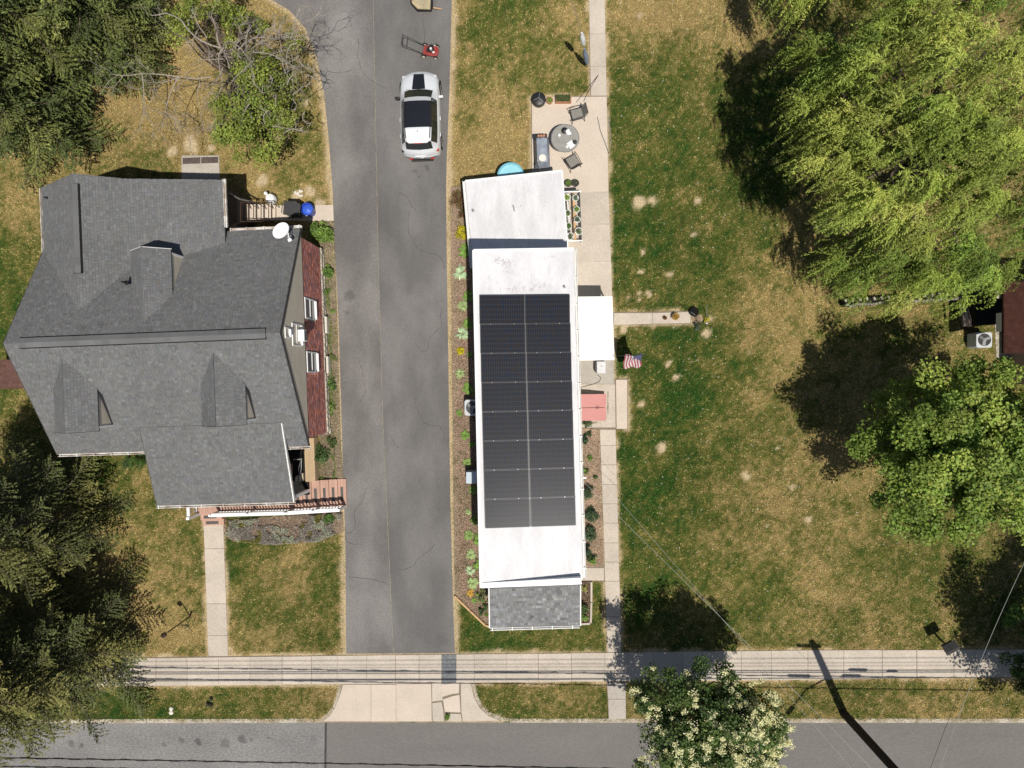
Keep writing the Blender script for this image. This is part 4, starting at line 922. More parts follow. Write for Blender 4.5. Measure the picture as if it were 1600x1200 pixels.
# ------------------------------------------------------------------ VEGETATION
mt_deadw = M('dead_wood', (.31, .27, .225), .9, .2, 2, .25, 20)
def joinq(lst): return np.concatenate(lst)
def limb_path(p0, p1, sag, rng, n=6):
    p0 = np.array(p0, float); p1 = np.array(p1, float); r = []
    L_ = np.linalg.norm(p1 - p0); off = rng.normal(size=3) * L_ * .09
    for i in range(n + 1):
        t = i / n; r.append(tuple(p0 + (p1 - p0) * t + np.array([0, 0, sag]) * math.sin(math.pi * t) + off * math.sin(math.pi * t)))
    return r
def broadleaf(name, label, base, cc, rad, nclump, nleaf, lsize, pal, seed, cat='tree', trunk_r=.18, clr=(.45, .8), group=None, aspect=.75, shell=.5, bark=None, flowers=None, clumps=None, nz=.6):
    rng = np.random.default_rng(seed); cc = np.array(cc, float); rad = np.array(rad, float)
    t = thing(name, label, cat, base, group)
    b = B(); top = cc + [0, 0, -rad[2] * .2]
    tp = limb_path((base[0], base[1], base[2] - .02), top, .0, rng, 6); b.tube(tp, [trunk_r * (1 - .55 * i / 6) for i in range(7)], 10); b.obj('trunk', bark or mt_bark, t, smooth=True)
    if clumps is None:
        K = []
        while len(K) < nclump:
            d = unit(rng.normal(size=(1, 3)))[0]; 
            if d[2] < -.55: continue
            r = rng.uniform(shell, 1) * (1 + .22 * (vn(d[0] * 3 + 5, d[1] * 3 + d[2] * 2, 1, seed) - .5) * 2)
            K.append(cc + d * rad * r)
        K = np.array(K)
    else: K = np.array(clumps, float)
    br = B()
    for k in K[:: max(1, len(K) // 60)]:
        s = np.array(tp[rng.integers(2, 6)]); r0 = trunk_r * .35; br.tube(limb_path(s, k, .15, rng, 4), [r0 * (1 - .75 * i / 4) for i in range(5)], 5, cap=False)
    br.obj('limbs', bark or mt_bark, t, smooth=True)
    C = []; N = []; Cl = []; S = []
    pal = [np.array(p) for p in pal]
    for k in K:
        n = int(nleaf * rng.uniform(.6, 1.35)); cr = rng.uniform(*clr); d = rng.normal(size=(n, 3)); d = unit(d) * rng.random((n, 1)) ** .45
        p = k + d * cr * np.array([1, 1, .62]); out = unit(k - cc)
        C.append(p); N.append(rng.normal(size=(n, 3)) * .55 + np.array([0, 0, nz]) + out * .35 + d * .3)
        base_c = pal[rng.integers(len(pal))] * rng.lognormal(0, .12); cl = base_c * rng.lognormal(0, .2, (n, 1)) * rng.normal(1, .05, (n, 3)); Cl.append(cl); S.append(rng.uniform(.75, 1.25, n) * lsize)
    C, N, Cl, S = map(joinq, (C, N, Cl, S))
    npmesh('crown', leaves(C, N, S, aspect, rng), 4, Cl.clip(.005, .9), mt_leaf, t)
    if flowers:
        C = []; N = []; Cl = []
        for k in flowers(K, cc, rad, rng):
            n = rng.integers(36, 70); d = unit(rng.normal(size=(n, 3))) * rng.random((n, 1)) ** .5; p = k + d * np.array([.17, .15, .15]) * rng.uniform(.6, 1.25); C.append(p); N.append(rng.normal(size=(n, 3)) * .7 + [0, 0, 1]); Cl.append(np.array([.86, .82, .46]) * rng.lognormal(0, .12, (n, 1)))
        C, N, Cl = map(joinq, (C, N, Cl)); npmesh('blossom_clusters', leaves(C, N, .055, .9, rng), 4, Cl.clip(0, .9), mt_leaf, t)
    return t
G_ = lambda px, py: tuple(P(px, py))
# maple on the right
c0 = P(1518, 702, 6.2)
broadleaf('maple_tree', 'large round green broadleaf tree below the willow near the right edge', (c0[0] + .2, c0[1] - .2, 0), (c0[0], c0[1], 5.6), (3.5, 3.6, 2.9), 330, 230, .12,
          [(.22, .30, .05), (.17, .245, .04), (.30, .37, .07), (.19, .28, .05)], 12, trunk_r=.22, clr=(.32, .68), shell=.3)
# second maple off the lower right corner
broadleaf('maple_tree', 'green broadleaf tree mostly beyond the lower right edge of the photo', (*G_(1625, 1015)[:2], 0), (*G_(1628, 1022)[:2], 5.0), (3.5, 3.7, 2.6), 170, 180, .12, [(.14, .23, .04), (.12, .20, .035)], 13)
broadleaf('small_tree', 'small broadleaf tree beside the pavement at the right edge', (*G_(1607, 1052)[:2], 0), (*P(1616, 1045, 2.6)[:2], 2.4), (.95, .9, .9), 26, 150, .10, [(.07, .12, .03)], 14, trunk_r=.06, clr=(.25, .4))
broadleaf('small_tree', 'low green sapling at the right edge in the shade above the pavement', (*G_(1605, 972)[:2], 0), (*P(1608, 970, 1.6)[:2], 1.5), (1.0, .9, .7), 24, 130, .09, [(.10, .19, .04)], 15, trunk_r=.05, clr=(.25, .4))
# tree lilac on the verge, cream blossom
def lil_flowers(K, cc, rad, rng):
    r = []
    for k in K:
        e = (k - cc) / rad; rr = np.linalg.norm(e[:2]) 
        if k[2] > cc[2] - .5 * rad[2]:
            dens = 6.5 if (e[0] > .2) else (3.2 if e[0] < -.55 and e[1] < -.1 else 1.5)
            for _ in range(rng.poisson(dens)): r.append(k + rng.normal(size=3) * [.3, .3, .1] + [0, 0, .28 + .1 * rng.random()])
    return r
c0 = P(1118, 1150, 5.0)
broadleaf('lilac_tree', 'blossoming tree with cream white flower clusters on the verge at the bottom', (*G_(1082, 1098)[:2], 0), (c0[0], c0[1], 4.8), (3.0, 2.75, 1.7), 190, 230, .10,
          [(.085, .14, .035), (.07, .12, .03), (.11, .165, .042)], 21, trunk_r=.13, clr=(.3, .58), flowers=lil_flowers, shell=.25)
# apple-like tree with dead wood, upper left
r_ = np.random.default_rng(77); K = []
for _ in range(185):
    while True:
        x, y = r_.uniform(255, 480), r_.uniform(-20, 255)
        ok = (abs(x - 330) < 62 and y < 62) or (abs(x - 392) < 62 - .0 * y and 88 < y < 262 and (x - 388) ** 2 / 66 ** 2 + (y - 168) ** 2 / 92 ** 2 < 1) or ((x - 270) ** 2 + (y - 40) ** 2 < 14 ** 2) or ((x - 455) ** 2 + (y - 75) ** 2 < 12 ** 2)
        if ok: break
    z = r_.uniform(2.2, 4.3)
    if vn(x, y, 34, 3) + .5 * vn(x, y, 15, 8) > .62 or r_.random() < .12: K.append(P(x + r_.normal() * 7, y + r_.normal() * 7, z))
oldt = broadleaf('old_apple_tree', 'old half-dead tree with bright green leaves and bare grey branches north of the brick house', (*G_(372, 98)[:2], 0), (*P(375, 100, 3.2)[:2], 3.2), (2.6, 2.8, 1.2), 0, 120, .095,
          [(.24, .29, .05), (.19, .245, .045), (.28, .32, .06)], 22, trunk_r=.17, clr=(.28, .5), clumps=K)
def dead_wood(b, p, d, L_, r, depth, rng, curl=.35):
    n = 4; path = [p.copy()]; rad = [r]; q = p.copy(); dd = d.copy()
    for i in range(n):
        dd = unit((dd + rng.normal(size=3) * curl * [1, 1, .5])[None])[0]; q = q + dd * L_ / n; q[2] = max(q[2], .5); path.append(q.copy()); rad.append(r * (1 - .45 * (i + 1) / n))
        if depth > 0 and i > 0:
            for _ in range(rng.integers(1, 3)):
                s = unit((dd + rng.normal(size=3) * .9 * [1, 1, .5])[None])[0]; dead_wood(b, q, s, L_ * rng.uniform(.4, .68), rad[-1] * .6, depth - 1, rng, curl)
    b.tube([tuple(t) for t in path], rad, 4 if r < .02 else 6, cap=False)
b = B(); r_ = np.random.default_rng(5)
st = P(350, 92, 3.4); ctr = P(372, 98, 3.0)
for (x0, y0, x1, y1, r, z0, z1) in ((345, 75, 282, 30, .07, 3.6, 4.6), (372, 98, 345, 75, .09, 2.2, 3.6), (348, 74, 380, 80, .05, 3.5, 4.3), (372, 78, 430, 62, .05, 3.6, 4.4), (350, 75, 347, 125, .06, 3.5, 3.9), (430, 62, 470, 35, .04, 4.2, 5.0), (385, 80, 395, 40, .04, 3.8, 4.6), (395, 82, 440, 92, .05, 3.8, 4.2), (320, 84, 297, 62, .025, 3.5, 3.6),
                                    (330, 120, 280, 120, .05, 3.2, 3.0), (280, 120, 222, 115, .045, 3.0, 2.9), (222, 115, 176, 116, .035, 2.9, 3.1), (222, 115, 225, 175, .04, 2.9, 2.6), (280, 120, 258, 175, .045, 3.0, 2.6), (258, 175, 285, 195, .035, 2.6, 2.4), (312, 130, 315, 175, .03, 3.0, 2.6), (315, 175, 318, 198, .03, 2.6, 2.2), (225, 175, 245, 200, .03, 2.6, 2.2), (440, 92, 465, 130, .03, 4.0, 3.8), (395, 140, 380, 190, .03, 3.9, 3.6), (472, 36, 500, 18, .03, 4.6, 4.8), (440, 60, 490, 50, .03, 4.3, 4.6)):
    a_c, e_c = P(x0, y0, z0), P(x1, y1, z1); b.tube(limb_path(a_c, e_c, .08, r_, 5), [r * .56 * (1 - .4 * i / 5) for i in range(6)], 6, cap=False)
    for t in (.35, .6, .8, 1.0):
        p = a_c + (e_c - a_c) * t; d = unit((unit((e_c - a_c)[None])[0] + r_.normal(size=3) * .8)[None])[0]; dead_wood(b, p, d, r_.uniform(.6, 1.3), r * .35, 2, r_)
for _ in range(46):
    x0, y0 = r_.uniform(345, 480), r_.uniform(45, 215); z0 = r_.uniform(3.4, 4.3); dead_wood(b, P(x0, y0, z0), unit(np.array([[r_.normal(), r_.normal(), .15]]))[0], r_.uniform(.5, 1.0), .022, 1, r_, .45)
b.obj('dead_branches', mt_deadw, oldt)

# spruces
def spruce(label, base, H, R, seed, z0=1.0, pal=((.125, .132, .038), (.088, .102, .032), (.175, .165, .048)), top=.97, nb=None):
    rng = np.random.default_rng(seed); base = np.array([base[0], base[1], 0.]); t = thing('spruce_tree', label, 'tree', base)
    b = B(); b.tube([tuple(base + [0, 0, -.02]), tuple(base + [0, 0, H * .5]), tuple(base + [0, 0, H])], [R * .065, R * .04, .02], 10); b.obj('trunk', mt_bark, t)
    C = []; U = []; N = []; Cl = []; S = []; brb = B()
    nb = nb or int(H * 13); pal = np.array(pal)
    for i in range(nb):
        f = (i / nb) ** .85; z = z0 + (H * top - z0) * f; L_ = R * (1 - f) ** .72 * rng.uniform(.72, 1.12) + .25; az = i * 2.39996 + rng.normal() * .25
        d = np.array([math.cos(az), math.sin(az), 0.]); sd_ = np.array([-d[1], d[0], 0.]); slope = lerp(-.22, .35, f); n = max(4, int(L_ / .16)); hue = pal[rng.integers(len(pal))] * rng.lognormal(0, .12)
        path = lambda s: base + [0, 0, z] + d * L_ * s + np.array([0, 0, slope * L_ * s - .28 * L_ * math.sin(s * math.pi * .8) * .5 + .12 * L_ * s * s])
        if f < .8: brb.tube([tuple(path(s)) for s in (0, .35, .7, 1)], [.035, .025, .015, .006], 4, cap=False)
        for j in range(n):
            s = .14 + .86 * j / n; p = path(s)
            for sg in (-1, 1):
                tl = min(.30 + .34 * L_ * (1 - s) ** .8 * min(1, s * 3), 1.15) * rng.uniform(.7, 1.15); m_ = max(3, int(tl / .048)); a = math.radians(rng.uniform(42, 66)); td = d * math.cos(a) + sd_ * sg * math.sin(a); droop = rng.uniform(.15, .55)
                k = (np.arange(m_) + rng.random(m_) * .6) / m_; q = p + td * (k * tl)[:, None] + np.stack([np.zeros(m_), np.zeros(m_), -droop * tl * k ** 1.5], 1) + rng.normal(size=(m_, 3)) * .018
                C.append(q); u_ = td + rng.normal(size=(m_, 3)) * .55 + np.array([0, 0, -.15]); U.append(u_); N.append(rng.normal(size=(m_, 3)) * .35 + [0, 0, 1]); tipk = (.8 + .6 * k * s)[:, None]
                Cl.append(hue * tipk * rng.lognormal(0, .22, (m_, 1))); S.append(rng.uniform(.10, .19, m_))
    C, U, N, Cl, S = map(joinq, (C, U, N, Cl, S))
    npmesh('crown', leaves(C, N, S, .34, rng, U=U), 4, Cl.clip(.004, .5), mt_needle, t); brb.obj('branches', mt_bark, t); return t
spruce('tall dark spruce overhanging the pavement and road at the lower left corner', G_(140, 985), 14, 4.3, 31, nb=185)
spruce('dark spruce between the lower left spruce and the brick house porch', G_(112, 800), 13, 3.8, 32, nb=105)
spruce('dark spruce at the left edge below the side porch of the house', G_(20, 890), 12, 3.6, 38, nb=100)
pg = ((.11, .135, .036), (.082, .108, .032), (.155, .17, .046))
spruce('dark spruce nearest the left edge above the brick house', G_(95, 200), 9, 3.3, 33, pal=pg)
spruce('tall dark spruce filling the upper left corner', G_(120, 90), 13, 4.0, 34, pal=pg)
spruce('dark spruce touching the old bare-branched tree at the top edge', G_(215, 60), 9, 3.1, 35, pal=pg)

# weeping willow
def willow(label, base, lobes, H, seed, nst=85, pal=((.33, .40, .075), (.26, .34, .058), (.39, .44, .09), (.20, .285, .05))):
    rng = np.random.default_rng(seed); base = np.array([base[0], base[1], 0.]); t = thing('willow_tree', label, 'tree', base); pal = np.array(pal)
    b = B(); tp = [tuple(base + [0, 0, -.02]), tuple(base + [.1, .1, 1.6]), tuple(base + [.2, .1, 3.2])]; b.tube(tp, [.42, .33, .28], 12); b.obj('trunk', mt_bark, t, smooth=True)
    br = B(); C = []; U = []; N = []; Cl = []; S = []; tw = B()
    for (lx, ly, lz, lr) in lobes:
        top = np.array([lx, ly, lz]); r0 = .10; br.tube(limb_path(base + [.2, .1, 3.0], top - [0, 0, .9], .1, rng, 6), [r0 * 1.3 * (1 - .75 * i / 6) for i in range(7)], 6, cap=False)
        out = np.array([lx, ly, 0]) - np.array([base[0], base[1], 0]); od = np.linalg.norm(out); out = out / max(od, .1)
        nsub = int(9 * lr); hue0 = pal[rng.integers(len(pal))]
        for _ in range(nsub):                       # sprays: bundles of hanging shoots from one twig
            a = rng.uniform(0, 2 * math.pi); rr = lr * math.sqrt(rng.random()) * .95; st_ = top + [math.cos(a) * rr, math.sin(a) * rr, -.75 * rr ** 1.5 + rng.normal() * .45]
            dirb = unit((np.array([math.cos(a), math.sin(a), 0]) * .8 + out * .7 * min(1, od / 3) + rng.normal(size=3) * [.3, .3, 0])[None])[0]
            hue = hue0 * rng.lognormal(0, .24)
            tw.tube([tuple(top + (st_ - top) * .6 - [0, 0, .12]), tuple(st_ - [0, 0, .05])], [.010, .004], 4, cap=False)
            for k in range(rng.integers(11, 24)):
                dr_ = unit((dirb + rng.normal(size=3) * [.6, .6, 0])[None])[0]; dr_[2] = 0; reach = rng.uniform(.25, 1.0); drop = min(rng.uniform(.5, 2.3), st_[2] - .4); m_ = int(12 + 13 * drop)
                s = (np.arange(m_) + rng.random(m_)) / m_; q = st_ + dr_ * (reach * np.sin(s * math.pi * .5) ** .8)[:, None] + np.stack([np.zeros(m_), np.zeros(m_), .12 * np.sin(s * math.pi) - drop * s ** 1.9], 1)
                tan = dr_ * (reach * (1 - s))[:, None] + np.stack([np.zeros(m_), np.zeros(m_), -drop * 1.9 * s ** .9], 1)
                C.append(q + rng.normal(size=(m_, 3)) * .022); U.append(unit(tan) + rng.normal(size=(m_, 3)) * .55); N.append(rng.normal(size=(m_, 3)) * .5 + [0, 0, .9]); Cl.append(hue * (1.1 - .25 * s)[:, None] * rng.lognormal(0, .2, (m_, 1))); S.append(rng.uniform(.10, .17, m_))
    C, U, N, Cl, S = map(joinq, (C, U, N, Cl, S))
    npmesh('crown', leaves(C, N, S, .24, rng, U=U), 4, Cl.clip(.005, .6), mt_leaf, t); br.obj('limbs', mt_bark, t); tag(tw.obj('twigs', mt_bark, t), kind='stuff')
    print('willow leaves', len(C)); return t
def wl_lobes(spec, seed):
    return [(*P(px + (22 if px < 1340 else 8), py, z + .4)[:2], z + .4, r * .84) for (px, py, z, r) in spec]
spec = [(1275, 95, 6.6, 1.15), (1315, 60, 7.6, 1.0), (1270, 165, 6.0, 1.15), (1325, 140, 8.0, 1.3), (1375, 105, 8.6, .9), (1290, 235, 6.3, 1.2), (1345, 205, 8.2, 1.3), (1390, 190, 8.8, .8), (1330, 280, 7.3, 1.25), (1385, 265, 8.6, 1.1), (1320, 345, 5.2, 1.0), (1375, 330, 6.6, 1.2),
        (1430, 45, 8.6, 1.0), (1395, 25, 8, .8), (1500, 45, 9.6, 1.3), (1560, 60, 9.8, 1.4), (1520, 115, 9.8, 1.3), (1480, 150, 9.4, .9), (1580, 150, 9.6, 1.4), (1500, 200, 9.2, 1.2), (1560, 225, 9.0, 1.3), (1450, 240, 8.6, .8), (1610, 260, 8.2, 1.3),
        (1520, 290, 7.8, 1.2), (1455, 330, 7.4, 1.0), (1580, 330, 7.2, 1.3), (1420, 390, 6, 1.1), (1480, 390, 6, 1.2), (1345, 405, 4.2, .9), (1300, 395, 3.4, .8), (1400, 425, 4.6, 1.0), (1530, 390, 6.2, 1.1), (1460, 435, 4.2, 1.0), (1520, 440, 4.2, .7), (1640, 100, 9, 1.4), (1650, 200, 8.6, 1.4), (1590, 10, 9, 1.2), (1470, -10, 8.6, 1.1), (1350, 425, 3.2, .7), (1560, 400, 5, .6)]
willow('huge weeping willow with yellow-green hanging shoots in the upper right corner', G_(1372, 262), wl_lobes(spec, 1), 9, 41)
spec = [(1420, -70, 6, 1.4), (1350, -80, 6, 1.3), (1280, -75, 5.5, 1.3), (1500, -60, 7, 1.4), (1240, -55, 4.5, 1.1), (1320, -130, 7, 1.4)]
willow('second weeping willow beyond the top edge, casting shade on the lawn', G_(1330, -40), wl_lobes(spec, 2), 8, 42)

# bedding plants
def hosta(label, px, py, r, col, seed, up=.5, group='plants along the mulch bed', cat='plant', name='hosta_plant', variegated=False, z=.04, n=None, wide=.36):
    rng = np.random.default_rng(seed); c = P(px, py, z); r = r * 1.12; V = []; Cc = []
    n = n or int(26 + r * 60)
    for i in range(n):
        ring = rng.random(); a = rng.uniform(0, 2 * math.pi); L_ = r * lerp(.55, 1.1, ring) * rng.uniform(.85, 1.15); d = np.array([math.cos(a), math.sin(a), 0]); s = np.array([-d[1], d[0], 0]); hgt = r * up * lerp(1.2, .45, ring); w_ = L_ * wide * rng.uniform(.8, 1.2)
        pt = lambda t: c + d * L_ * t + np.array([0, 0, hgt * (1.6 * t - 1.25 * t * t) + .02]); wd = [.12, .85, 1, .1]; ts = [.1, .42, .72, 1]; k = rng.lognormal(0, .2)
        for j in range(3):
            p, q = pt(ts[j]), pt(ts[j + 1]); a1, a2 = s * w_ * wd[j] * .5, s * w_ * wd[j + 1] * .5; lift = np.array([0, 0, .12 * w_])
            V += [p - a1 + lift, p, q, q - a2 + lift, p, p + a1 + lift, q + a2 + lift, q]
            cc_ = np.array(col) * k * (1 + .15 * (j == 1)); e = np.array([.45, .48, .25]) if variegated and rng.random() < .45 else cc_; Cc += [cc_, e]
    o = npmesh(name, np.array(V), 4, np.array(Cc).clip(.01, .9), mt_leaf, origin=c); return tag(o, label, cat, group)
def shrub(label, px, py, r, pal, seed, hgt=.6, name='shrub', cat='shrub', lsize=.06, group=None, z=.0, n=None, c=None, aspect=.5, nk=None):
    rng = np.random.default_rng(seed); c = P(px, py, z) if c is None else np.array(c); pal = np.array(pal); C = []; N = []; Cl = []
    nk = nk or max(6, int(16 * r * r * 4)); root = c.copy(); stems = B()
    for _ in range(nk):
        d = unit(rng.normal(size=(1, 3)))[0]; d[2] = abs(d[2]); k = root + d * np.array([r, r, hgt]) * rng.uniform(.45, .85) + [0, 0, .04]
        m_ = int((n or 55) * rng.uniform(.7, 1.3)); dd = unit(rng.normal(size=(m_, 3))) * rng.random((m_, 1)) ** .5; C.append(k + dd * max(.08, r * .32)); N.append(rng.normal(size=(m_, 3)) * .5 + [0, 0, .8] + dd * .4); Cl.append(pal[rng.integers(len(pal))] * rng.lognormal(0, .15) * rng.lognormal(0, .2, (m_, 1)))
        stems.tube([tuple(root), tuple((root + k) / 2 + [0, 0, .03]), tuple(k)], [.012, .009, .004], 4, cap=False)
    C, N, Cl = map(joinq, (C, N, Cl)); C[:, 2] = np.maximum(C[:, 2], root[2] + .01)
    t = thing(name, label, cat, tuple(root), group); npmesh('leaves', leaves(C, N, rng.uniform(.7, 1.3, len(C)) * lsize, aspect, rng), 4, Cl.clip(.005, .9), mt_leaf, t); stems.obj('stems', mt_bark, t); return t
PG = (.34, .45, .18); GR = (.19, .31, .06); DG = (.09, .15, .045); SG = (.44, .56, .33)
gp = 'plants in the mulch bed west of the mobile home'
hosta('pale sage green leafy clump below the yellow bush', 720, 427, .30, SG, 1, group=gp, cat='plant')
hosta('bright green clump directly under the big yellow bush', 728, 392, .30, GR, 2, group=gp)
hosta('narrow green plant tucked against the wall beside the top of the solar panels', 733, 462, .26, GR, 3, group=gp)
hosta('pale clump left of the top row of solar panels', 724, 478, .22, PG, 4, group=gp, variegated=True)
hosta('green clump at the wall just above the widest pale clump', 732, 507, .24, GR, 5, group=gp)
hosta('widest pale sage clump, above the small yellow bush', 723, 522, .30, SG, 6, group=gp, wide=.22)
hosta('tiny green plant at the wall level with the small yellow bush', 734, 553, .14, GR, 7, group=gp)
hosta('pale clump midway between the small yellow bush and the cooling unit', 719, 583, .24, PG, 8, group=gp, variegated=True, wide=.22)
hosta('green plant at the wall just above the cooling unit', 733, 608, .27, GR, 9, group=gp)
hosta('small pale green plant lower left of the cooling unit', 718, 646, .16, GR, 10, group=gp)
hosta('green clump below the cooling unit', 727, 680, .22, GR, 11, group=gp)
hosta('small plant at the wall between the cooling unit and the metal cabinet', 738, 694, .16, GR, 12, group=gp)
hosta('dark and light green clump just above the metal cabinet', 730, 722, .22, GR, 13, group=gp, variegated=True)
hosta('green plant at the wall just below the metal cabinet', 739, 766, .20, GR, 14, group=gp)
hosta('tiny pale weed left of the lowest solar panels', 732, 800, .13, PG, 15, group=gp)
hosta('tall green plant at the wall by the lowest row of solar panels', 744, 812, .26, GR, 16, group=gp, up=.8)
hosta('green clump just below the end of the solar array', 733, 836, .22, GR, 17, group=gp, variegated=True)
hosta('green plant at the wall beside the clump below the solar array', 747, 843, .24, GR, 18, group=gp, up=.8)
hosta('white-edged clump, northernmost of the three white-edged ones', 736, 866, .23, PG, 19, group=gp, variegated=True)
hosta('green plant at the wall level with the white-edged clumps', 749, 882, .25, GR, 20, group=gp, up=.8)
hosta('white-edged clump, middle one of three', 735, 891, .22, SG, 21, group=gp, variegated=True)
hosta('white-edged clump, southernmost and widest of three', 739, 911, .27, PG, 22, group=gp, variegated=True)
hosta('orange-yellow small plant near the timber edging', 735, 926, .17, (.55, .33, .05), 23, group=gp)
hosta('small green seedling below the orange-yellow plant', 741, 938, .13, GR, 24, group=gp)
shrub('leafy green shrub at the north-west corner of the shingled trailer porch', 752, 928, .35, (GR, DG), 25, .45, group='shrubs beside the trailer porch')
shrub('dark green shrub beside the west side of the trailer porch', 762, 945, .30, (DG,), 26, .4, group='shrubs beside the trailer porch')
shrub('very dark low shrub near the tip of the timber edging', 751, 956, .28, (DG, (.04, .07, .025)), 27, .3, group='shrubs beside the trailer porch')
shrub('small bright green shrub at the lower corner of the trailer porch', 764, 958, .18, (GR,), 28, .25, group='shrubs beside the trailer porch')
shrub('reddish-leaved spreading shrub at the north end of the mulch bed', 718, 315, .52, ((.19, .07, .035), (.16, .09, .03), (.12, .12, .03)), 29, .55, lsize=.05, nk=30)
shrub('dark red and green shrub below the reddish shrub against the wall', 729, 332, .40, ((.16, .08, .035), (.09, .11, .03)), 30, .45, lsize=.05, nk=20)
shrub('large bright yellow bush against the wall of the mobile home', 723, 366, .42, ((.62, .52, .02), (.55, .50, .03)), 31, .4, lsize=.05, nk=22, n=80)
shrub('small bright yellow bush halfway along the mulch bed', 720, 548, .24, ((.66, .56, .02),), 32, .25, lsize=.04, nk=16, n=60)
# house side
rh = 'shrubs on the east side of the brick house'
shrub('largest light green shrub, at the north-east corner of the brick house', 506, 368, .62, ((.16, .25, .045), (.12, .2, .04)), 33, .95, lsize=.16, aspect=.35, nk=34, n=34, group=rh)
shrub('medium green shrub south of the largest one by the brick wall', 513, 425, .36, ((.15, .24, .045), (.10, .18, .035)), 34, .6, lsize=.14, aspect=.35, nk=14, n=34, group=rh)
shrub('small green shrub by the upper brick window', 513, 457, .22, ((.12, .2, .04),), 35, .4, lsize=.11, aspect=.35, nk=8, n=30, group=rh)
shrub('tiny green weed between the two basement sills', 521, 486, .12, (GR,), 36, .15, nk=6, n=30, group=rh)
shrub('dense green shrub beside the tan deck boards of the front porch', 501, 709, .50, ((.10, .16, .05), (.08, .14, .04)), 37, .7, lsize=.09, nk=30, group=rh)
shrub('shaded green shrub directly under the end of the brick wall', 520, 690, .30, (DG, (.15, .12, .03)), 38, .4, nk=12, group=rh)
shrub('dark weedy plant by the lower half of the brick wall', 520, 600, .34, (DG, GR), 39, .35, nk=16, group=rh)
shrub('straggling weeds along the foot of the brick wall below the lower window', 518, 634, .32, (GR, (.14, .17, .04)), 40, .25, nk=14, group=rh)
shrub('low weeds between the driveway and the lower brick window', 519, 560, .26, ((.14, .17, .04),), 41, .15, nk=10, group=rh)
shrub('small green weed in the soil just north of the front steps', 502, 750, .16, (GR,), 42, .15, nk=6, group=rh)
shrub('green shrub at the east end of the lavender bed by the white rail', 515, 810, .28, ((.10, .19, .04),), 43, .4, nk=14, group=rh)
shrub('bright green bush at the foot of the porch west wall', 222, 722, .42, ((.09, .17, .03), (.07, .14, .03)), 44, .8, nk=26, lsize=.05)
shrub('dark green bush in shade left of the bright bush beside the porch', 203, 722, .34, (DG,), 45, .6, nk=18, lsize=.05)
# trailer east side
te = 'shrubs in the dirt bed east of the mobile home'
gs = ((.08, .13, .06), (.06, .10, .045))
shrub('dense dark green round shrub, widest in the dirt bed', 924, 804, .40, gs, 46, .6, nk=26, group=te)
shrub('tall dark green shrub above the round shrub against the wall', 916, 768, .36, gs, 47, .8, nk=22, group=te)
shrub('dark green shrub below the round shrub', 921, 832, .38, gs, 48, .7, nk=24, group=te)
shrub('spiky dark shrub near the lower end of the dirt bed at the wall', 915, 858, .34, ((.05, .09, .045),), 49, .7, nk=18, group=te)
shrub('light green round shrub at the lower end of the dirt bed', 924, 873, .30, (GR, gs[0]), 50, .45, nk=16, group=te)
shrub('dark shrub at the wall just below the red cellar doors', 911, 686, .27, ((.05, .09, .04),), 51, .6, nk=12, group=te)
shrub('rosemary-like grey green hedge touching the red cellar doors', 917, 661, .30, ((.12, .15, .07), (.08, .12, .05)), 52, .4, nk=14, group=te)
shrub('small dull green plant right of the shrub below the cellar doors', 921, 677, .16, ((.10, .13, .05),), 53, .2, nk=6, group=te)
shrub('single small green plant in open dirt', 923, 715, .14, (GR,), 54, .2, nk=6, group=te)
shrub('low green plant at the wall by the white mast', 914, 735, .22, (GR, (.14, .17, .05)), 55, .25, nk=9, group=te)
shrub('tiny dark plant in dirt level with the white mast', 930, 745, .09, (DG,), 56, .12, nk=5, group=te)
shrub('pale yellow-green plant at the east side of the trailer porch top', 913, 918, .20, ((.4, .38, .12),), 57, .3, nk=8, group='shrubs east of the trailer porch')
shrub('dark green shrub east of the trailer porch', 912, 948, .28, (DG,), 58, .5, nk=14, group='shrubs east of the trailer porch')
shrub('bright green shrub at the lower east side of the trailer porch', 912, 964, .25, (GR,), 59, .3, nk=12, group='shrubs east of the trailer porch')
# lavender bed: a mat of grey-green tufts nobody could count
r_ = np.random.default_rng(9); X, Y = scatter_in(BEDS['lavender_bed'], 60000, r_); e = pdist(X, Y, BEDS['lavender_bed']); f = fbm(X, Y, .55, 4); kk = (f > .40) & (e > .04); X, Y, f = X[kk], Y[kk], f[kk]
hgt_ = .12 + .35 * (f - .4) * 2; Z = .03 + hgt_ * r_.random(len(X)); g1 = np.array([.44, .45, .34]); g2 = np.array([.33, .29, .24]); kx = (vn(X, Y, .5, 12) > .52)[:, None]
cl = np.where(kx, g1, g2 + .05) * r_.lognormal(0, .3, (len(X), 1)); ylw = (vn(X, Y, .4, 40) > .8)[:, None]; cl = np.where(ylw, np.array([.26, .24, .07]) * r_.lognormal(0, .25, (len(X), 1)), cl)
o = npmesh('ground_cover', leaves(np.stack([X, Y, Z], 1), r_.normal(size=(len(X), 3)) * .8 + [0, 0, .6], .075, .3, r_), 4, cl.clip(.01, .8), mt_leaf); tag(o, 'grey-green and purple-brown flowering ground cover below the white porch rail', 'ground cover', kind='stuff')
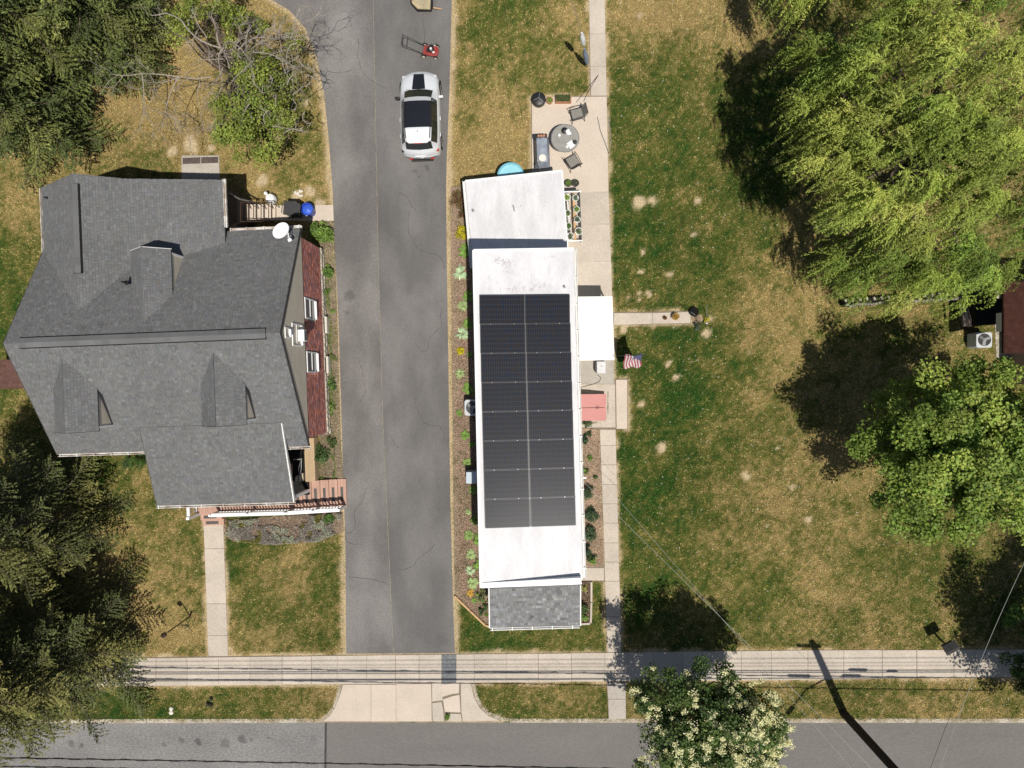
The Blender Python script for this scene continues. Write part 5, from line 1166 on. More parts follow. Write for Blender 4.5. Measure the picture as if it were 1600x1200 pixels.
# weeds at the foot of the brick wall
X, Y = scatter_in(BEDS['house_bed'], 46000, r_); f = fbm(X, Y, .5, 14); mid = (Y > P(0, 650)[1]) & (Y < P(0, 510)[1]); kk = (f > np.where(mid, .40, .58)) & (pdist(X, Y, PAVE['drive']) > .35); X, Y = X[kk], Y[kk]
o = npmesh('weeds', leaves(np.stack([X, Y, .03 + .08 * r_.random(len(X))], 1), r_.normal(size=(len(X), 3)) * .6 + [0, 0, 1], .07, .35, r_), 4, attrcol(r_, len(X), (.19, .25, .07), .3), mt_leaf); tag(o, 'low weeds and grass in the soil along the brick wall', 'weeds', kind='stuff')
X, Y = scatter_in(BEDS['mulch_bed'], 30000, r_); f = fbm(X, Y, .6, 24); kk = (f > .60) | ((pdist(X, Y, PAVE['drive']) < .22) & (r_.random(len(X)) < .10)); X, Y = X[kk], Y[kk]
o = npmesh('bed_weeds', leaves(np.stack([X, Y, .05 + .05 * r_.random(len(X))], 1), r_.normal(size=(len(X), 3)) * .6 + [0, 0, 1], .055, .35, r_), 4, attrcol(r_, len(X), (.20, .20, .08), .35), mt_leaf); tag(o, 'thin weeds coming up through the mulch beside the mobile home', 'weeds', kind='stuff')
# small plants at the verge and the edge of the patio
shrub('small brown and green weed clump with white stones on the verge', 331, 1097, .24, ((.08, .07, .05), DG), 60, .2, nk=9)
shrub('green weed growing in the cracked apron joint', 700, 1119, .13, ((.15, .24, .04),), 61, .1, nk=9, lsize=.05)

# ------------------------------------------------------------------ THINGS
# silver car, built nose-up (north)
def car():
    c = P(661, 187); T0 = Fr((c[0], c[1], .02), 1.2); T = lambda p: T0((p[0], p[1] * .95, p[2])); t = thing('parked_car', 'silver car with black roof and black bonnet stripe parked on the driveway', 'car', (c[0], c[1], .02))
    mp_ = M('silver_paint', (.70, .72, .74), .3, .03, 1, .02, 20, spec=.5, metal=.12, coat=.5); mg = M('car_glass', (.02, .026, .026), .08, 0, 1, 0, 10, spec=.8); mb = M('black_gloss', (.015, .016, .02), .18, .05, 2, .0, 20, spec=.55, coat=.3)
    mk = M('black_trim', (.02, .02, .02), .5, .05); ml = M('tail_lamp', (.45, .03, .02), .2, 0, spec=.6); mw = M('white_tail', (.8, .8, .8), .35, .02, spec=.5, coat=.4)
    # stations: y, zsill, belt half width, belt z, shoulder half width, roof half width, roof z, roof side z
    # each row lists (x, z) from centre top to sill
    S = [( 2.06, [(0, .56), (.30, .56), (.52, .55), (.60, .53), (.66, .50), (.70, .42), (.66, .28)]),
         ( 2.00, [(0, .74), (.34, .735), (.60, .70), (.70, .66), (.77, .60), (.80, .48), (.77, .25)]),
         ( 1.80, [(0, .90), (.36, .89), (.62, .86), (.74, .82), (.83, .74), (.875, .55), (.84, .22)]),
         ( 1.45, [(0, .98), (.36, .975), (.63, .95), (.76, .92), (.85, .83), (.90, .60), (.86, .20)]),
         ( 1.02, [(0, 1.05), (.38, 1.045), (.64, 1.02), (.78, .98), (.86, .88), (.90, .62), (.87, .20)]),
         (  .55, [(0, 1.37), (.38, 1.355), (.60, 1.30), (.80, .99), (.87, .90), (.895, .62), (.87, .20)]),
         (  .30, [(0, 1.53), (.40, 1.52), (.60, 1.47), (.81, .99), (.88, .90), (.895, .62), (.87, .20)]),
         ( -.30, [(0, 1.58), (.42, 1.57), (.62, 1.52), (.81, 1.0), (.88, .92), (.895, .62), (.87, .20)]),
         ( -.95, [(0, 1.57), (.42, 1.56), (.61, 1.51), (.81, 1.02), (.88, .93), (.895, .62), (.87, .20)]),
         (-1.62, [(0, 1.53), (.40, 1.515), (.57, 1.47), (.79, 1.06), (.87, .95), (.895, .62), (.86, .22)]),
         (-1.86, [(0, 1.14), (.40, 1.13), (.60, 1.10), (.76, 1.05), (.85, .93), (.88, .62), (.85, .24)]),
         (-2.00, [(0, .98), (.40, .97), (.62, .95), (.74, .90), (.80, .82), (.84, .60), (.80, .27)]),
         (-2.10, [(0, .62), (.40, .62), (.58, .60), (.68, .58), (.72, .54), (.74, .46), (.70, .30)])]
    sub = 3
    def row(i):
        k = i / sub; j = min(int(k), len(S) - 2); f = k - j; a, b_ = S[j], S[j + 1]
        return lerp(a[0], b_[0], f), [(lerp(p[0], q[0], f), lerp(p[1], q[1], f)) for p, q in zip(a[1], b_[1])]
    def bow(x, y, z): k = .26 * (abs(x) / .9) ** 2.2; return (x, y - k * min(1, max(0, (y - .1) / 1.6)) + k * .8 * min(1, max(0, (-1.2 - y) / .8)), z)
    parts = {k: B(T) for k in ('body', 'windshield', 'rear_window', 'side_window', 'roof_panel')}
    def key(j, k):       # station segment j, profile segment k
        if j == 4 and k < 2: return 'windshield'
        if j == 5 and k < 2: return 'windshield' if False else 'body'
        if j in (6, 7) and k < 2: return 'roof_panel'
        if j == 9 and k < 2: return 'rear_window'
        if j in (6, 7, 8) and k == 2: return 'side_window'
        if j == 5 and k == 2: return 'side_window'
        return 'body'
    n = (len(S) - 1) * sub
    for i in range(n):
        y0, r0 = row(i); y1, r1 = row(i + 1); j = i // sub
        for sg in (-1, 1):
            for k in range(6):
                q = [(r0[k][0] * sg, y0, r0[k][1]), (r0[k + 1][0] * sg, y0, r0[k + 1][1]), (r1[k + 1][0] * sg, y1, r1[k + 1][1]), (r1[k][0] * sg, y1, r1[k][1])]
                q = [bow(*t_) for t_ in q]
                if sg > 0: q = q[::-1]
                parts[key(j, k)].quad(*q)
    for end, rr in ((0, 1), (n, -1)):
        y0, r0 = row(end); pts = [bow(x, y0, z) for x, z in r0] + [bow(-x, y0, z) for x, z in r0[::-1]][:-1]; parts['body'].add(pts, [tuple(range(len(pts)))])
    pts = []
    _, ra = row(0); y0, _ = row(0)
    parts['body'].prism([(-.80, -1.6), (.80, -1.6), (.80, 1.5), (-.80, 1.5)], .2, .24)
    for k, b_ in parts.items():
        o = b_.obj(k, {'body': mp_, 'windshield': mg, 'rear_window': mg, 'side_window': mg, 'roof_panel': mb}[k], t)
        m_ = o.modifiers.new('weld', 'WELD'); m_.merge_threshold = .002
        o.data.polygons.foreach_set('use_smooth', [True] * len(o.data.polygons)); o.data.set_sharp_from_angle(angle=math.radians(38))
    # bonnet stripe lies on the bonnet
    b = B(T); 
    for (y0, z0, y1, z1) in ((1.02, 1.05, 1.45, .98), (1.45, .98, 1.80, .90)):
        w0, w1 = lerp(.30, .23, (y0 - 1.02) / .8), lerp(.30, .23, (y1 - 1.02) / .8); b.add([(-w0, y0, z0 + .006), (w0, y0, z0 + .006), (w1, y1, z1 + .006), (-w1, y1, z1 + .006), (-w0, y0, z0 - .03), (w0, y0, z0 - .03), (w1, y1, z1 - .03), (-w1, y1, z1 - .03)], [(0, 1, 2, 3), (0, 4, 5, 1), (1, 5, 6, 2), (2, 6, 7, 3), (3, 7, 4, 0)])
    b.obj('bonnet_stripe', mb, t)
    b = B(T); b.add([(-.30, -1.0, 1.585), (.30, -1.0, 1.585), (.52, -1.0, 1.56), (.50, -1.58, 1.535), (-.50, -1.58, 1.535), (-.52, -1.0, 1.56)], [(5, 4, 3, 2, 1, 0)]); 
    b2 = B(T); b2.prism([(-.53, -1.02), (.53, -1.02), (.50, -1.60), (.40, -1.68), (-.40, -1.68), (-.50, -1.60)], 1.50, 1.585); b2.obj('rear_roof_section', mw, t, bevel=.02)
    for sg in (-1, 1):
        b = B(T); b.tube([(sg * .56, .28, 1.50), (sg * .565, .15, 1.575), (sg * .57, -.9, 1.60), (sg * .54, -1.35, 1.585), (sg * .53, -1.45, 1.54)], .02, 6); b.obj('roof_rail', mk, t)
        b = B(T); b.box((sg * .99, .66, .98), (.20, .12, .14)); b.box((sg * .89, .70, .94), (.08, .06, .06)); b.obj('mirror', M('mirror_black', (.03, .03, .03), .3) if sg < 0 else mp_, t, bevel=.03)
        for y in (-.28, -1.05): B(T).box((sg * .91, y, .78), (.035, .17, .035)).obj('door_handle', mp_, t, bevel=.01)
        for y in (.24, -.62, -1.2):
            B(T).add([(sg * .815, y - .012, 1.0), (sg * .815, y + .012, 1.0), (sg * .635, y + .012, 1.485), (sg * .635, y - .012, 1.485)], [(0, 1, 2, 3)]).obj('door_pillar', mk, t)
        for y in (1.28, -1.25):
            wb = B(T); N_ = 24
            for k in range(N_):
                pass
            xs_ = [.70, .92]; vs = []; fs = []
            prof = [(.0, .72), (.30, .70), (.33, .73), (.335, .88), (.31, .915), (.22, .915)]
            for (r, x) in prof:
                for k in range(N_): a = 2 * math.pi * k / N_; vs.append((sg * x, y + r * math.cos(a), .315 + r * math.sin(a)))
            for i in range(len(prof) - 1):
                for k in range(N_):
                    q = (i * N_ + k, i * N_ + (k + 1) % N_, (i + 1) * N_ + (k + 1) % N_, (i + 1) * N_ + k); fs.append(q if sg > 0 else q[::-1])
            wh = B(T).add(vs, fs).obj('wheel', mk, t, smooth=True)
            rimb = B(T)
            for k in range(5): a = 2 * math.pi * k / 5; rimb.box((sg * .905, y + .11 * math.cos(a), .315 + .11 * math.sin(a)), (.02, .22, .05), rx=a)
            rimb.obj('rim', mt_silver, wh)
            # arch lip
            ab = B(T); ab.tube([(sg * .893, y + .38 * math.cos(a), .315 + .38 * math.sin(a)) for a in [math.radians(q) for q in range(-5, 190, 15)]], .028, 6); ab.obj('wheel_arch', mk, t)
        B(T).mm((sg * .58, 1.62, .66), (sg * .78, 1.80, .78)).obj('headlight', M('headlight_glass', (.5, .52, .55), .1, spec=.8), t, bevel=.02)
        B(T).mm((sg * .70, -1.86, .84), (sg * .84, -1.74, .95)).obj('tail_light', mk if sg < 0 else ml, t, bevel=.02)
        B(T).mm((sg * .40, -2.08, .46), (sg * .58, -2.03, .52)).obj('rear_reflector', ml, t)
    B(T).mm((-.18, -1.71, 1.53), (.18, -1.685, 1.56)).obj('brake_light', ml, t)
    B(T).mm((-.25, -2.075, .70), (.25, -2.04, .84)).obj('number_plate', mw, t)
    B(T).mm((-.50, -2.14, .30), (.50, -2.06, .44)).obj('rear_bumper', mk, t, bevel=.03)
    B(T).mm((-.45, 2.02, .25), (.45, 2.07, .42)).obj('front_grille', mk, t, bevel=.02)
    b = B(T); b.tube([(0, -1.12, 1.585), (0, -1.22, 1.66)], [.02, .008], 6); b.obj('aerial_fin', mk, t)
    b = B(T); b.tube([(-.55, 1.0, 1.075), (.10, .92, 1.125)], .01, 5); b.tube([(.0, 1.0, 1.08), (.55, .9, 1.115)], .01, 5); b.obj('wipers', mk, t)
    b = B(T)
    for i in range(8): x = -.42 + i * .12; b.mm((x, -.9, 1.572), (x + .02, .2, 1.585 if abs(x) < .3 else 1.572))
    return t
car()
# lawn mower
def mower():
    c = P(672, 82); T = Fr((c[0], c[1], .02), -8); t = thing('lawn_mower', 'red push lawn mower with black handle on the driveway ahead of the car', 'lawn mower', (c[0], c[1], .02))
    b = B(T); b.prism([(-.28, -.20), (.10, -.24), (.34, -.22), (.42, -.12), (.42, .12), (.34, .22), (.10, .24), (-.28, .20)], .10, .22); b.obj('deck', M('mower_red', (.30, .05, .045), .35, .15, 4, .1, 20), t, bevel=.03)
    b = B(T); b.lathe([(.14, 0), (.15, .06), (.13, .14), (.07, .16)], (.08, .02, .22), 14); b.box((.08, .17, .30), (.16, .08, .1)); b.box((-.06, -.02, .28), (.1, .16, .1)); b.obj('engine', mt_dark, t)
    b = B(T); b.lathe([(.05, 0), (.05, .03)], (.10, .0, .39), 12); b.box((.22, -.1, .27), (.1, .06, .06)); b.box((.25, .2, .3), (.05, .05, .06)); b.obj('fuel_cap', mt_white, t)
    for (x, y, r) in ((-.24, -.27, .12), (-.24, .27, .12), (.32, -.27, .10), (.32, .27, .10)):
        w_ = B(T); w_.tube([(x, y - .03, r), (x, y + .03, r)], r, 14); wh = w_.obj('wheel', mt_dark, t); B(T).tube([(x, y - .04, r), (x, y + .04, r)], r * .68, 12).obj('rim', M('cream_hub', (.75, .68, .55), .5), wh)
    b = B(T)
    for s in (-1, 1): b.tube([(-.26, s * .2, .2), (-.72, s * .21, .62), (-1.12, s * .22, .95)], .014, 6)
    b.tube([(-1.12, -.22, .95), (-1.12, .22, .95)], .014, 6); b.tube([(-.92, -.215, .80), (-.92, .215, .80)], .010, 6); b.tube([(-1.08, -.21, .99), (-1.12, 0, 1.02), (-1.08, .21, .99)], .008, 6); b.obj('handle', mt_dark, t)
    b = B(T); b.tube([(.0, .1, .3), (-.3, .12, .45), (-.8, .2, .72), (-1.0, .2, .88)], .008, 5); b.tube([(.2, .15, .3), (.28, .28, .36), (.38, .24, .30)], .012, 5); b.obj('cable', mt_dark, t)
mower()
# beige cart at the very top of the driveway
t = thing('garden_cart', 'beige flat-topped cart with dark frame at the top end of the driveway', 'cart', P(661, -4))
b = B(); z = .42; b.prism([tuple(P(x, y, z)[:2]) for x, y in ((643, -34), (643, 4), (652, 13), (672, 14), (674, -34))], .30, z); b.obj('lid', M('beige_lid', (.36, .31, .22), .75, .15, 2, .15, 14, c2=(.45, .36, .2)), t, bevel=.03)
b = B(); b.prism([tuple(P(x, y, .28)[:2]) for x, y in ((641, -34), (641, 4), (651, 15), (674, 15), (677, -34))], .12, .29); b.tube([tuple(P(676, -30, .4)), tuple(P(676, 12, .4))], .02, 6); b.obj('frame', mt_dark, t)
b = B(); b.tube([tuple(P(676, 12, .2)), tuple(P(690, 14, .12))], .03, 6); b.obj('tow_bar', mt_wood, t)
for x, y in ((645, 2), (672, 2)): b = B(); q = P(x, y, .1); b.tube([(q[0] - .04, q[1], .12), (q[0] + .04, q[1], .12)], .12, 12); b.obj('wheel', mt_dark, t)

# patio: table, chairs, covered grill
pt = thing('patio_table', 'round glass-topped patio table on the patio between the two mesh chairs', 'table', P(884, 217))
c = P(883, 216, .72); mtg = M('grey_table_glass', (.30, .29, .26), .12, .12, 4, .05, 20, spec=.6)
B().lathe([(.60, 0), (.60, .012)], tuple(c), 40).obj('table_top', mtg, pt)
b = B(); n = 40; b.tube([(c[0] + .62 * math.cos(i * 2 * math.pi / n), c[1] + .62 * math.sin(i * 2 * math.pi / n), c[2] + .005) for i in range(n + 1)], .018, 6); b.obj('rim', mt_grey, pt)
for a in (45, 135, 225, 315): a = math.radians(a); B().tube([(c[0] + .5 * math.cos(a), c[1] + .5 * math.sin(a), c[2] - .01), (c[0] + .42 * math.cos(a), c[1] + .42 * math.sin(a), .03)], .018, 6).obj('leg', mt_grey, pt)
for i in range(6): B().box((c[0] + .12 + .0 * i, c[1] - .05 + i * .07 - .12, c[2] + .014), (.55, .018, .004)).obj('glass_reflection_slat', mt_grey, pt) if False else None
def onT(px, py): return P(px, py, .735)
q = onT(882, 204); tag(B().lathe([(.15, 0), (.15, .012), (.085, .02), (.08, .10), (.03, .12)], tuple(q), 18).obj('black_hat', mt_dark), 'black round bowl upside down on the patio table', 'bowl')
q = onT(888, 207); b = B(); 
for k in range(9): b.box((q[0] + random.uniform(-.10, .10), q[1] + random.uniform(-.15, .15), q[2] + .02 + k * .008), (.12, .10, .02), random.uniform(0, 3), rx=random.uniform(-.2, .2))
tag(b.obj('crumpled_cloth', mt_white, bevel=.01), 'crumpled white cloth in the middle of the patio table', 'cloth')
q = onT(892, 226); tag(B().box((q[0], q[1], q[2] + .01), (.26, .30, .02), .6).box((q[0] - .17, q[1] - .1, q[2] + .01), (.08, .12, .02), .5).obj('folded_paper', mt_white), 'white folded papers at the south side of the patio table', 'paper')
q = onT(874, 212); tag(B().lathe([(.055, 0), (.06, .08), (.05, .085)], tuple(q), 14).obj('white_cup', mt_white), 'small white cup on the west side of the patio table', 'cup')
q = onT(898, 222); tag(B().lathe([(.10, 0), (.10, .02), (.06, .05)], tuple(q), 14).obj('dark_plate', mt_bin), 'dark plate at the east edge of the patio table', 'plate')
mt_mesh = M('grey_mesh_fabric', (.22, .205, .18), .7, .1, 3, .3, 60)
def chair(px, py, deg, label, first=None):
    c = P(px, py); T = Fr((c[0], c[1], .032), deg)
    t = thing('patio_chair', label, 'chair', (c[0], c[1], .032), 'mesh patio chairs')
    B(T).prism([(-.24, -.22), (.24, -.24), (.24, .24), (-.24, .22)], .40, .42).obj('seat', mt_mesh, t)
    B(T).add([(-.24, -.21, .44), (-.24, .21, .44), (-.40, .21, .88), (-.40, -.21, .88), (-.26, -.21, .44), (-.26, .21, .44), (-.42, .21, .88), (-.42, -.21, .88)], [(0, 1, 2, 3), (7, 6, 5, 4), (0, 4, 5, 1), (2, 6, 7, 3), (1, 5, 6, 2), (0, 3, 7, 4)]).obj('backrest', mt_mesh, t)
    b = B(T)
    for s in (-1, 1): b.tube([(-.42, s * .24, .90), (-.26, s * .25, .42), (.26, s * .25, .42), (.30, s * .27, .60), (.05, s * .28, .66), (-.32, s * .26, .64)], .016, 6)
    b.tube([(-.42, -.24, .90), (-.42, .24, .90)], .016, 6); b.obj('frame', mt_dark, t)
    for x in (-.28, .27):
        for s in (-1, 1): B(T).tube([(x, s * .25, .42), (x * 1.1, s * .27, .0)], .015, 6).obj('leg', mt_dark, t)
chair(901, 184, 195, 'grey mesh patio chair north of the round table'); chair(894, 257, 120, 'grey mesh patio chair south of the round table near the roof corner')
# covered grill
g = thing('covered_grill', 'barbecue grill under a grey cover behind the mobile home', 'grill', P(848, 245))
mt_cov = M('grey_cover', (.26, .29, .34), .5, .15, 3, .06, 20, spec=.5); T = Fr((*P(847, 243)[:2], .03), 2)
b = B(T); ny_, nx_ = 14, 8; vs = []; fs = []
rg_ = np.random.default_rng(3)
for j in range(ny_ + 1):
    for i in range(nx_ + 1):
        x = -.31 + .62 * i / nx_; y = -.68 + 1.30 * j / ny_; edge = min(i, nx_ - i, j, ny_ - j); z = .98 if edge >= 2 else (.93 if edge == 1 else .32)
        if edge >= 1: z += rg_.normal() * .02 + .06 * math.exp(-((y - .0) / .4) ** 2)
        sc_ = 1.0 if edge else 1.10; vs.append((x * sc_, y * (1.03 if not edge else 1), z))
for j in range(ny_):
    for i in range(nx_): a = j * (nx_ + 1) + i; fs.append((a, a + 1, a + nx_ + 2, a + nx_ + 1))
b.add(vs, fs); b.obj('cover', mt_cov, g, smooth=True)
b = B(T); b.mm((-.28, .46, .3), (.24, .66, .965)); b.obj('side_shelf', mt_dark, g, bevel=.02)
for k in range(3): B(T).lathe([(.055, 0), (.055, .02)], (-.13 + k * .12, .56, .97), 12).obj('burner_knob', mt_terra, g)
tag(B(T).lathe([(.15, 0), (.16, .02), (.12, .022), (.11, .012)], (.0, -.45, 1.06), 24).obj('plate', M('cream_plate', (.75, .68, .6), .5)), 'round cream plate resting on the covered grill', 'plate')
B(T).tube([(-.30, -.5, .16), (-.36, -.5, .16)], .15, 14).obj('wheel', mt_dark, g)
tag(B(T).tube([(-.16, -.36, 1.0), (-.18, -.75, .95), (-.08, -.98, .6), (.0, -1.1, .2)], .018, 6).obj('gas_hose', mt_grey), 'grey hose running from the covered grill to the wall', 'hose')
# blue-green round tub
c = P(798, 275, 1.05); tb = thing('round_tub', 'teal round water tub half hidden under the rear roof edge', 'tub', (c[0], c[1], 0))
B().lathe([(.50, 0), (.56, .95), (.60, 1.0), (.60, 1.05), (.55, 1.05)], (c[0], c[1], 0.02), 36).obj('tub', mt_water, tb, smooth=True); B().lathe([(.54, 0), (.50, .03)], (c[0], c[1], 1.07), 36).obj('lid', M('pale_teal', (.30, .62, .70), .3), tb)
# black drum fire pit with crossed straps
c = P(842, 160); fp = thing('fire_pit', 'black round covered fire pit at the north-west corner of the patio', 'fire pit', c)
B().lathe([(.22, 0), (.30, .12), (.31, .38), (.29, .44), (.12, .50)], (c[0], c[1], .03), 30).obj('cover', mt_dark, fp, smooth=True)
b = B()
for a in (80, 200, 320): a = math.radians(a); b.tube([(c[0], c[1], .55), (c[0] + .16 * math.cos(a), c[1] + .16 * math.sin(a), .52), (c[0] + .25 * math.cos(a), c[1] + .25 * math.sin(a), .48)], .014, 6)
b.obj('handle', mt_grey, fp)
def pot(label, px, py, r, col, seed, z0=.03, mat=None, hgt=.24, group=None, fill=GR, nk=6, cat='flower pot', spread=.9):
    c = P(px, py, z0 + hgt * .5); c[2] = z0; t = thing('flower_pot', label, cat, c, group)
    B().lathe([(r * .7, 0), (r, hgt), (r * .86, hgt), (r * .82, hgt - .04), (.001, hgt - .045)], tuple(c), 20).obj('pot', mat or mt_pot, t, smooth=True)
    rng = np.random.default_rng(seed); n = 150; d = unit(rng.normal(size=(n, 3))); d[:, 2] = abs(d[:, 2]); p = c + [0, 0, hgt - .02] + d * np.array([r * spread, r * spread, .12]) * rng.random((n, 1)) ** .5
    npmesh('foliage', leaves(p, rng.normal(size=(n, 3)) * .5 + [0, 0, 1], .06, .45, rng), 4, attrcol(rng, n, fill, .3), mt_leaf, t); return t
pot('terracotta ringed pot with a green plant next to the black fire pit', 859, 158, .16, None, 1, mat=mt_terra)
t = thing('planter_box', 'rectangular planter of herbs on the north edge of the patio', 'planter', P(879, 158))
b = B(); q = P(880, 157); b.mm((q[0] - .36, q[1] - .17, .03), (q[0] + .36, q[1] + .17, .22)); b.obj('box', mt_terra, t, bevel=.01)
rg_ = np.random.default_rng(2); n = 900; p = np.stack([rg_.uniform(-.34, .32, n) + q[0], rg_.uniform(-.15, .15, n) + q[1], .22 + rg_.random(n) * .14], 1); npmesh('foliage', leaves(p, rg_.normal(size=(n, 3)) * .5 + [0, 0, 1], .05, .5, rg_), 4, attrcol(rg_, n, (.09, .13, .045), .35), mt_leaf, t)
# plant stand with shelves and pots along the addition
ps = thing('plant_stand', 'two-tier white and timber plant stand along the east wall of the rear addition', 'plant stand', P(893, 338))
sp0 = lambda x, y, z: P(x, y, z)
b = B()
for (y0, y1) in ((300, 378),):
    for (xa, z) in ((897, .45),):
        strip_box(b, sp0(xa - 1, y0 + 3, .45), sp0(xa + 2, y1 - 1, .45), .10, .03)
b.obj('shelf_board', mt_wood, ps)
b = B(); strip_box(b, sp0(887, 301, .5), sp0(890, 378, .5), .07, .03); strip_box(b, sp0(905, 303, .35), sp0(908, 378, .35), .07, .03); b.obj('side_board', mt_bin, ps)
b = B()
for y in (300, 377): strip_box(b, sp0(880, y, .55), sp0(908, y - 1, .5), .05, .05)
for (x, y) in ((882, 300), (907, 300), (885, 377), (909, 376)): q = sp0(x, y, .5); b.box((q[0], q[1], .27), (.05, .05, .5))
b.tube([tuple(sp0(887, 315, .55)), tuple(sp0(890, 358, .55))], .03, 6); b.obj('frame', mt_white, ps)
pots = [(886, 309, .17, 'lime green plant', (.22, .33, .03), 'at the north-west end of the stand'), (899, 310, .15, 'blue-green succulent', (.14, .2, .13), 'at the north-east end of the stand'), (887, 334, .15, 'small mixed plant', (.12, .17, .05), 'second from the north on the wall side'), (901, 328, .15, 'yellow-green plant', (.2, .3, .05), 'second from the north on the path side'),
        (902, 344, .15, 'dark succulent', (.10, .16, .09), 'third from the north on the path side'), (888, 354, .16, 'deep green plant', (.07, .15, .03), 'third from the north on the wall side'), (904, 362, .18, 'bushy grey-green plant', (.13, .17, .07), 'fourth from the north on the path side'), (891, 370, .18, 'grey-green plant', (.12, .15, .08), 'at the south end on the wall side')]
for i, (x, y, r, nm, col, where) in enumerate(pots): pot('white pot with a %s, %s' % (nm, where), x, y, r, None, 10 + i, z0=.47, fill=col, group='white pots on the plant stand', hgt=.2)
pot('green plant in a dark pot at the north end just above the plant stand', 888, 287, .17, None, 30, mat=mt_bin, fill=(.16, .26, .05)); pot('greyish twiggy plant in a pot right of the one above the plant stand', 899, 287, .17, None, 31, mat=mt_bin, fill=(.12, .12, .08))
t = tag(B().prism([tuple(P(x, y, .2)[:2]) for x, y in ((880, 294), (900, 293), (900, 297), (880, 298))], .03, .2).obj('black_trough', mt_dark), 'narrow black trough between the plant stand and the pots above it', 'trough')
# path pots and bird feeder corner
pot('small wilted red and brown plant in a clay pot on the short path', 1039, 497, .09, None, 40, mat=mt_terra, fill=(.16, .08, .03), hgt=.12); pot('clay pot of yellow and dark flowers on the short path', 1055, 495, .15, None, 41, mat=mt_terra, fill=(.38, .27, .04), spread=1.3)
c = P(1087, 495); bf = thing('bird_feeder_pole', 'metal shepherd hook poles above a painted basket shadow at the end of the short path', 'bird feeder', c)
b = B(); b.tube([tuple(P(1085, 493)), tuple(P(1086, 492, 1.4)), tuple(P(1080, 488, 1.75)), tuple(P(1078, 487, 1.6))], .015, 6); b.tube([tuple(P(1088, 500)), tuple(P(1101, 505, 1.3)), tuple(P(1107, 503, 1.55))], .014, 6); b.tube([tuple(P(1104, 497)), tuple(P(1105, 477, .55))], .014, 6); b.obj('hooks', mt_grey, bf)
q = P(1084, 487, .12); B().lathe([(.04, .05), (.20, .02), (.215, .05), (.2, .03), (.05, .06)], tuple(q), 26).obj('basket_shadow', M('shadow_black', (.012, .012, .012), .95, spec=.05), bf); B().lathe([(.05, 0), (.05, .16)], tuple(P(1103, 505, 1.2)), 12).obj('feeder_tube', mt_silver, bf)  # low black disc stands in for the hanging basket's cast shadow
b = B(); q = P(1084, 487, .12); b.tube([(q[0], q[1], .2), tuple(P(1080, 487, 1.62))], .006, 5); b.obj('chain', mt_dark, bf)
tag(sheet('bare_patch', G2((1081, 493), (1096, 491), (1099, 500), (1094, 504), (1082, 505)), .03, mt_dirt), kind='structure')
shrub('small yellow flowering plant at the foot of the feeder poles', 1103, 501, .14, ((.5, .45, .05),), 70, .25, nk=6)
shrub('dark leafy plant below the feeder poles', 1087, 511, .16, ((.10, .13, .09),), 71, .3, nk=7)
tag(B().tube([tuple(P(1082, 505, .05)), tuple(P(1091, 503, .30)), tuple(P(1096, 508, .05))], .02, 6).obj('wire_arch', mt_dark), 'small black wire arch in the grass below the bird feeder', 'garden ornament')
# flag on the awning corner
fl = thing('flag', 'American flag hanging from a thin pole off the awning corner', 'flag', P(960, 563, 2.1))
fp0, fp1 = Vector(P(957, 556.5, 2.25)), Vector(P(1005.5, 554.2, 2.55))
B().tube([tuple(fp0), tuple(fp1)], .012, 6).obj('flag_pole', mt_dark, fl)
mr_, mw_, mbl = M('flag_red', (.42, .10, .13), .7), M('flag_white', (.70, .64, .64), .7), M('flag_blue', (.13, .14, .27), .7)
fw, fh, nu, nv = .80, 1.5, 13, 20
dpl = (fp1 - fp0).normalized(); hang = Vector((0, -.10, -1)).normalized()
def fpnt(u, v):     # u 0..1 across the hoist (13 stripes), v 0..1 down the fly
    p = fp1 - dpl * (.03 + fw * (1 - u) * (1 - .12 * v)) + hang * fh * v
    sway = .16 * v * math.sin(v * 3.2 + 1.0 + u * 1.5) ; p += Vector((.10 * v + .04 * math.sin(6 * v + 3 * u), -.28 * v ** .9 + sway * .5 + .05 * math.sin(9 * u + 4 * v), 0)); return p
bb = {0: B(), 1: B(), 2: B()}; th = Vector((0, .004, 0))
for i in range(nu):
    for j in range(nv):
        u0, u1_, v0, v1_ = i / nu, (i + 1) / nu, j / nv, (j + 1) / nv; canton = i >= 6 and j < 8
        k = 2 if canton else (i % 2)
        A_, B_, C_, D_ = fpnt(u0, v0), fpnt(u1_, v0), fpnt(u1_, v1_), fpnt(u0, v1_); bb[k].quad(tuple(A_), tuple(B_), tuple(C_), tuple(D_)); bb[k].quad(tuple(D_ + th), tuple(C_ + th), tuple(B_ + th), tuple(A_ + th))
bb[0].obj('red_stripes', mr_, fl); bb[1].obj('white_stripes', mw_, fl); bb[2].obj('blue_canton', mbl, fl)
b = B()
for r in range(9):
    for c_ in range(6 if r % 2 == 0 else 5):
        u = 6 / 13 + (7 / 13) * (r + 1) / 10; v = .4 * ((c_ + (1 if r % 2 == 0 else 1.5)) / 7); p = fpnt(u, v)
        for sgn in (-1, 1):
            vs = []
            for k in range(10): a = math.pi * k / 5; rr = .020 if k % 2 == 0 else .008; q = p + dpl * (rr * math.cos(a)) + Vector((0, 0, rr * math.sin(a))) + Vector((0, .008 if sgn > 0 else -.004, 0)); vs.append(tuple(q))
            b.add(vs, [tuple(range(10)) if sgn < 0 else tuple(range(9, -1, -1))])
b.obj('white_stars', mw_, fl)
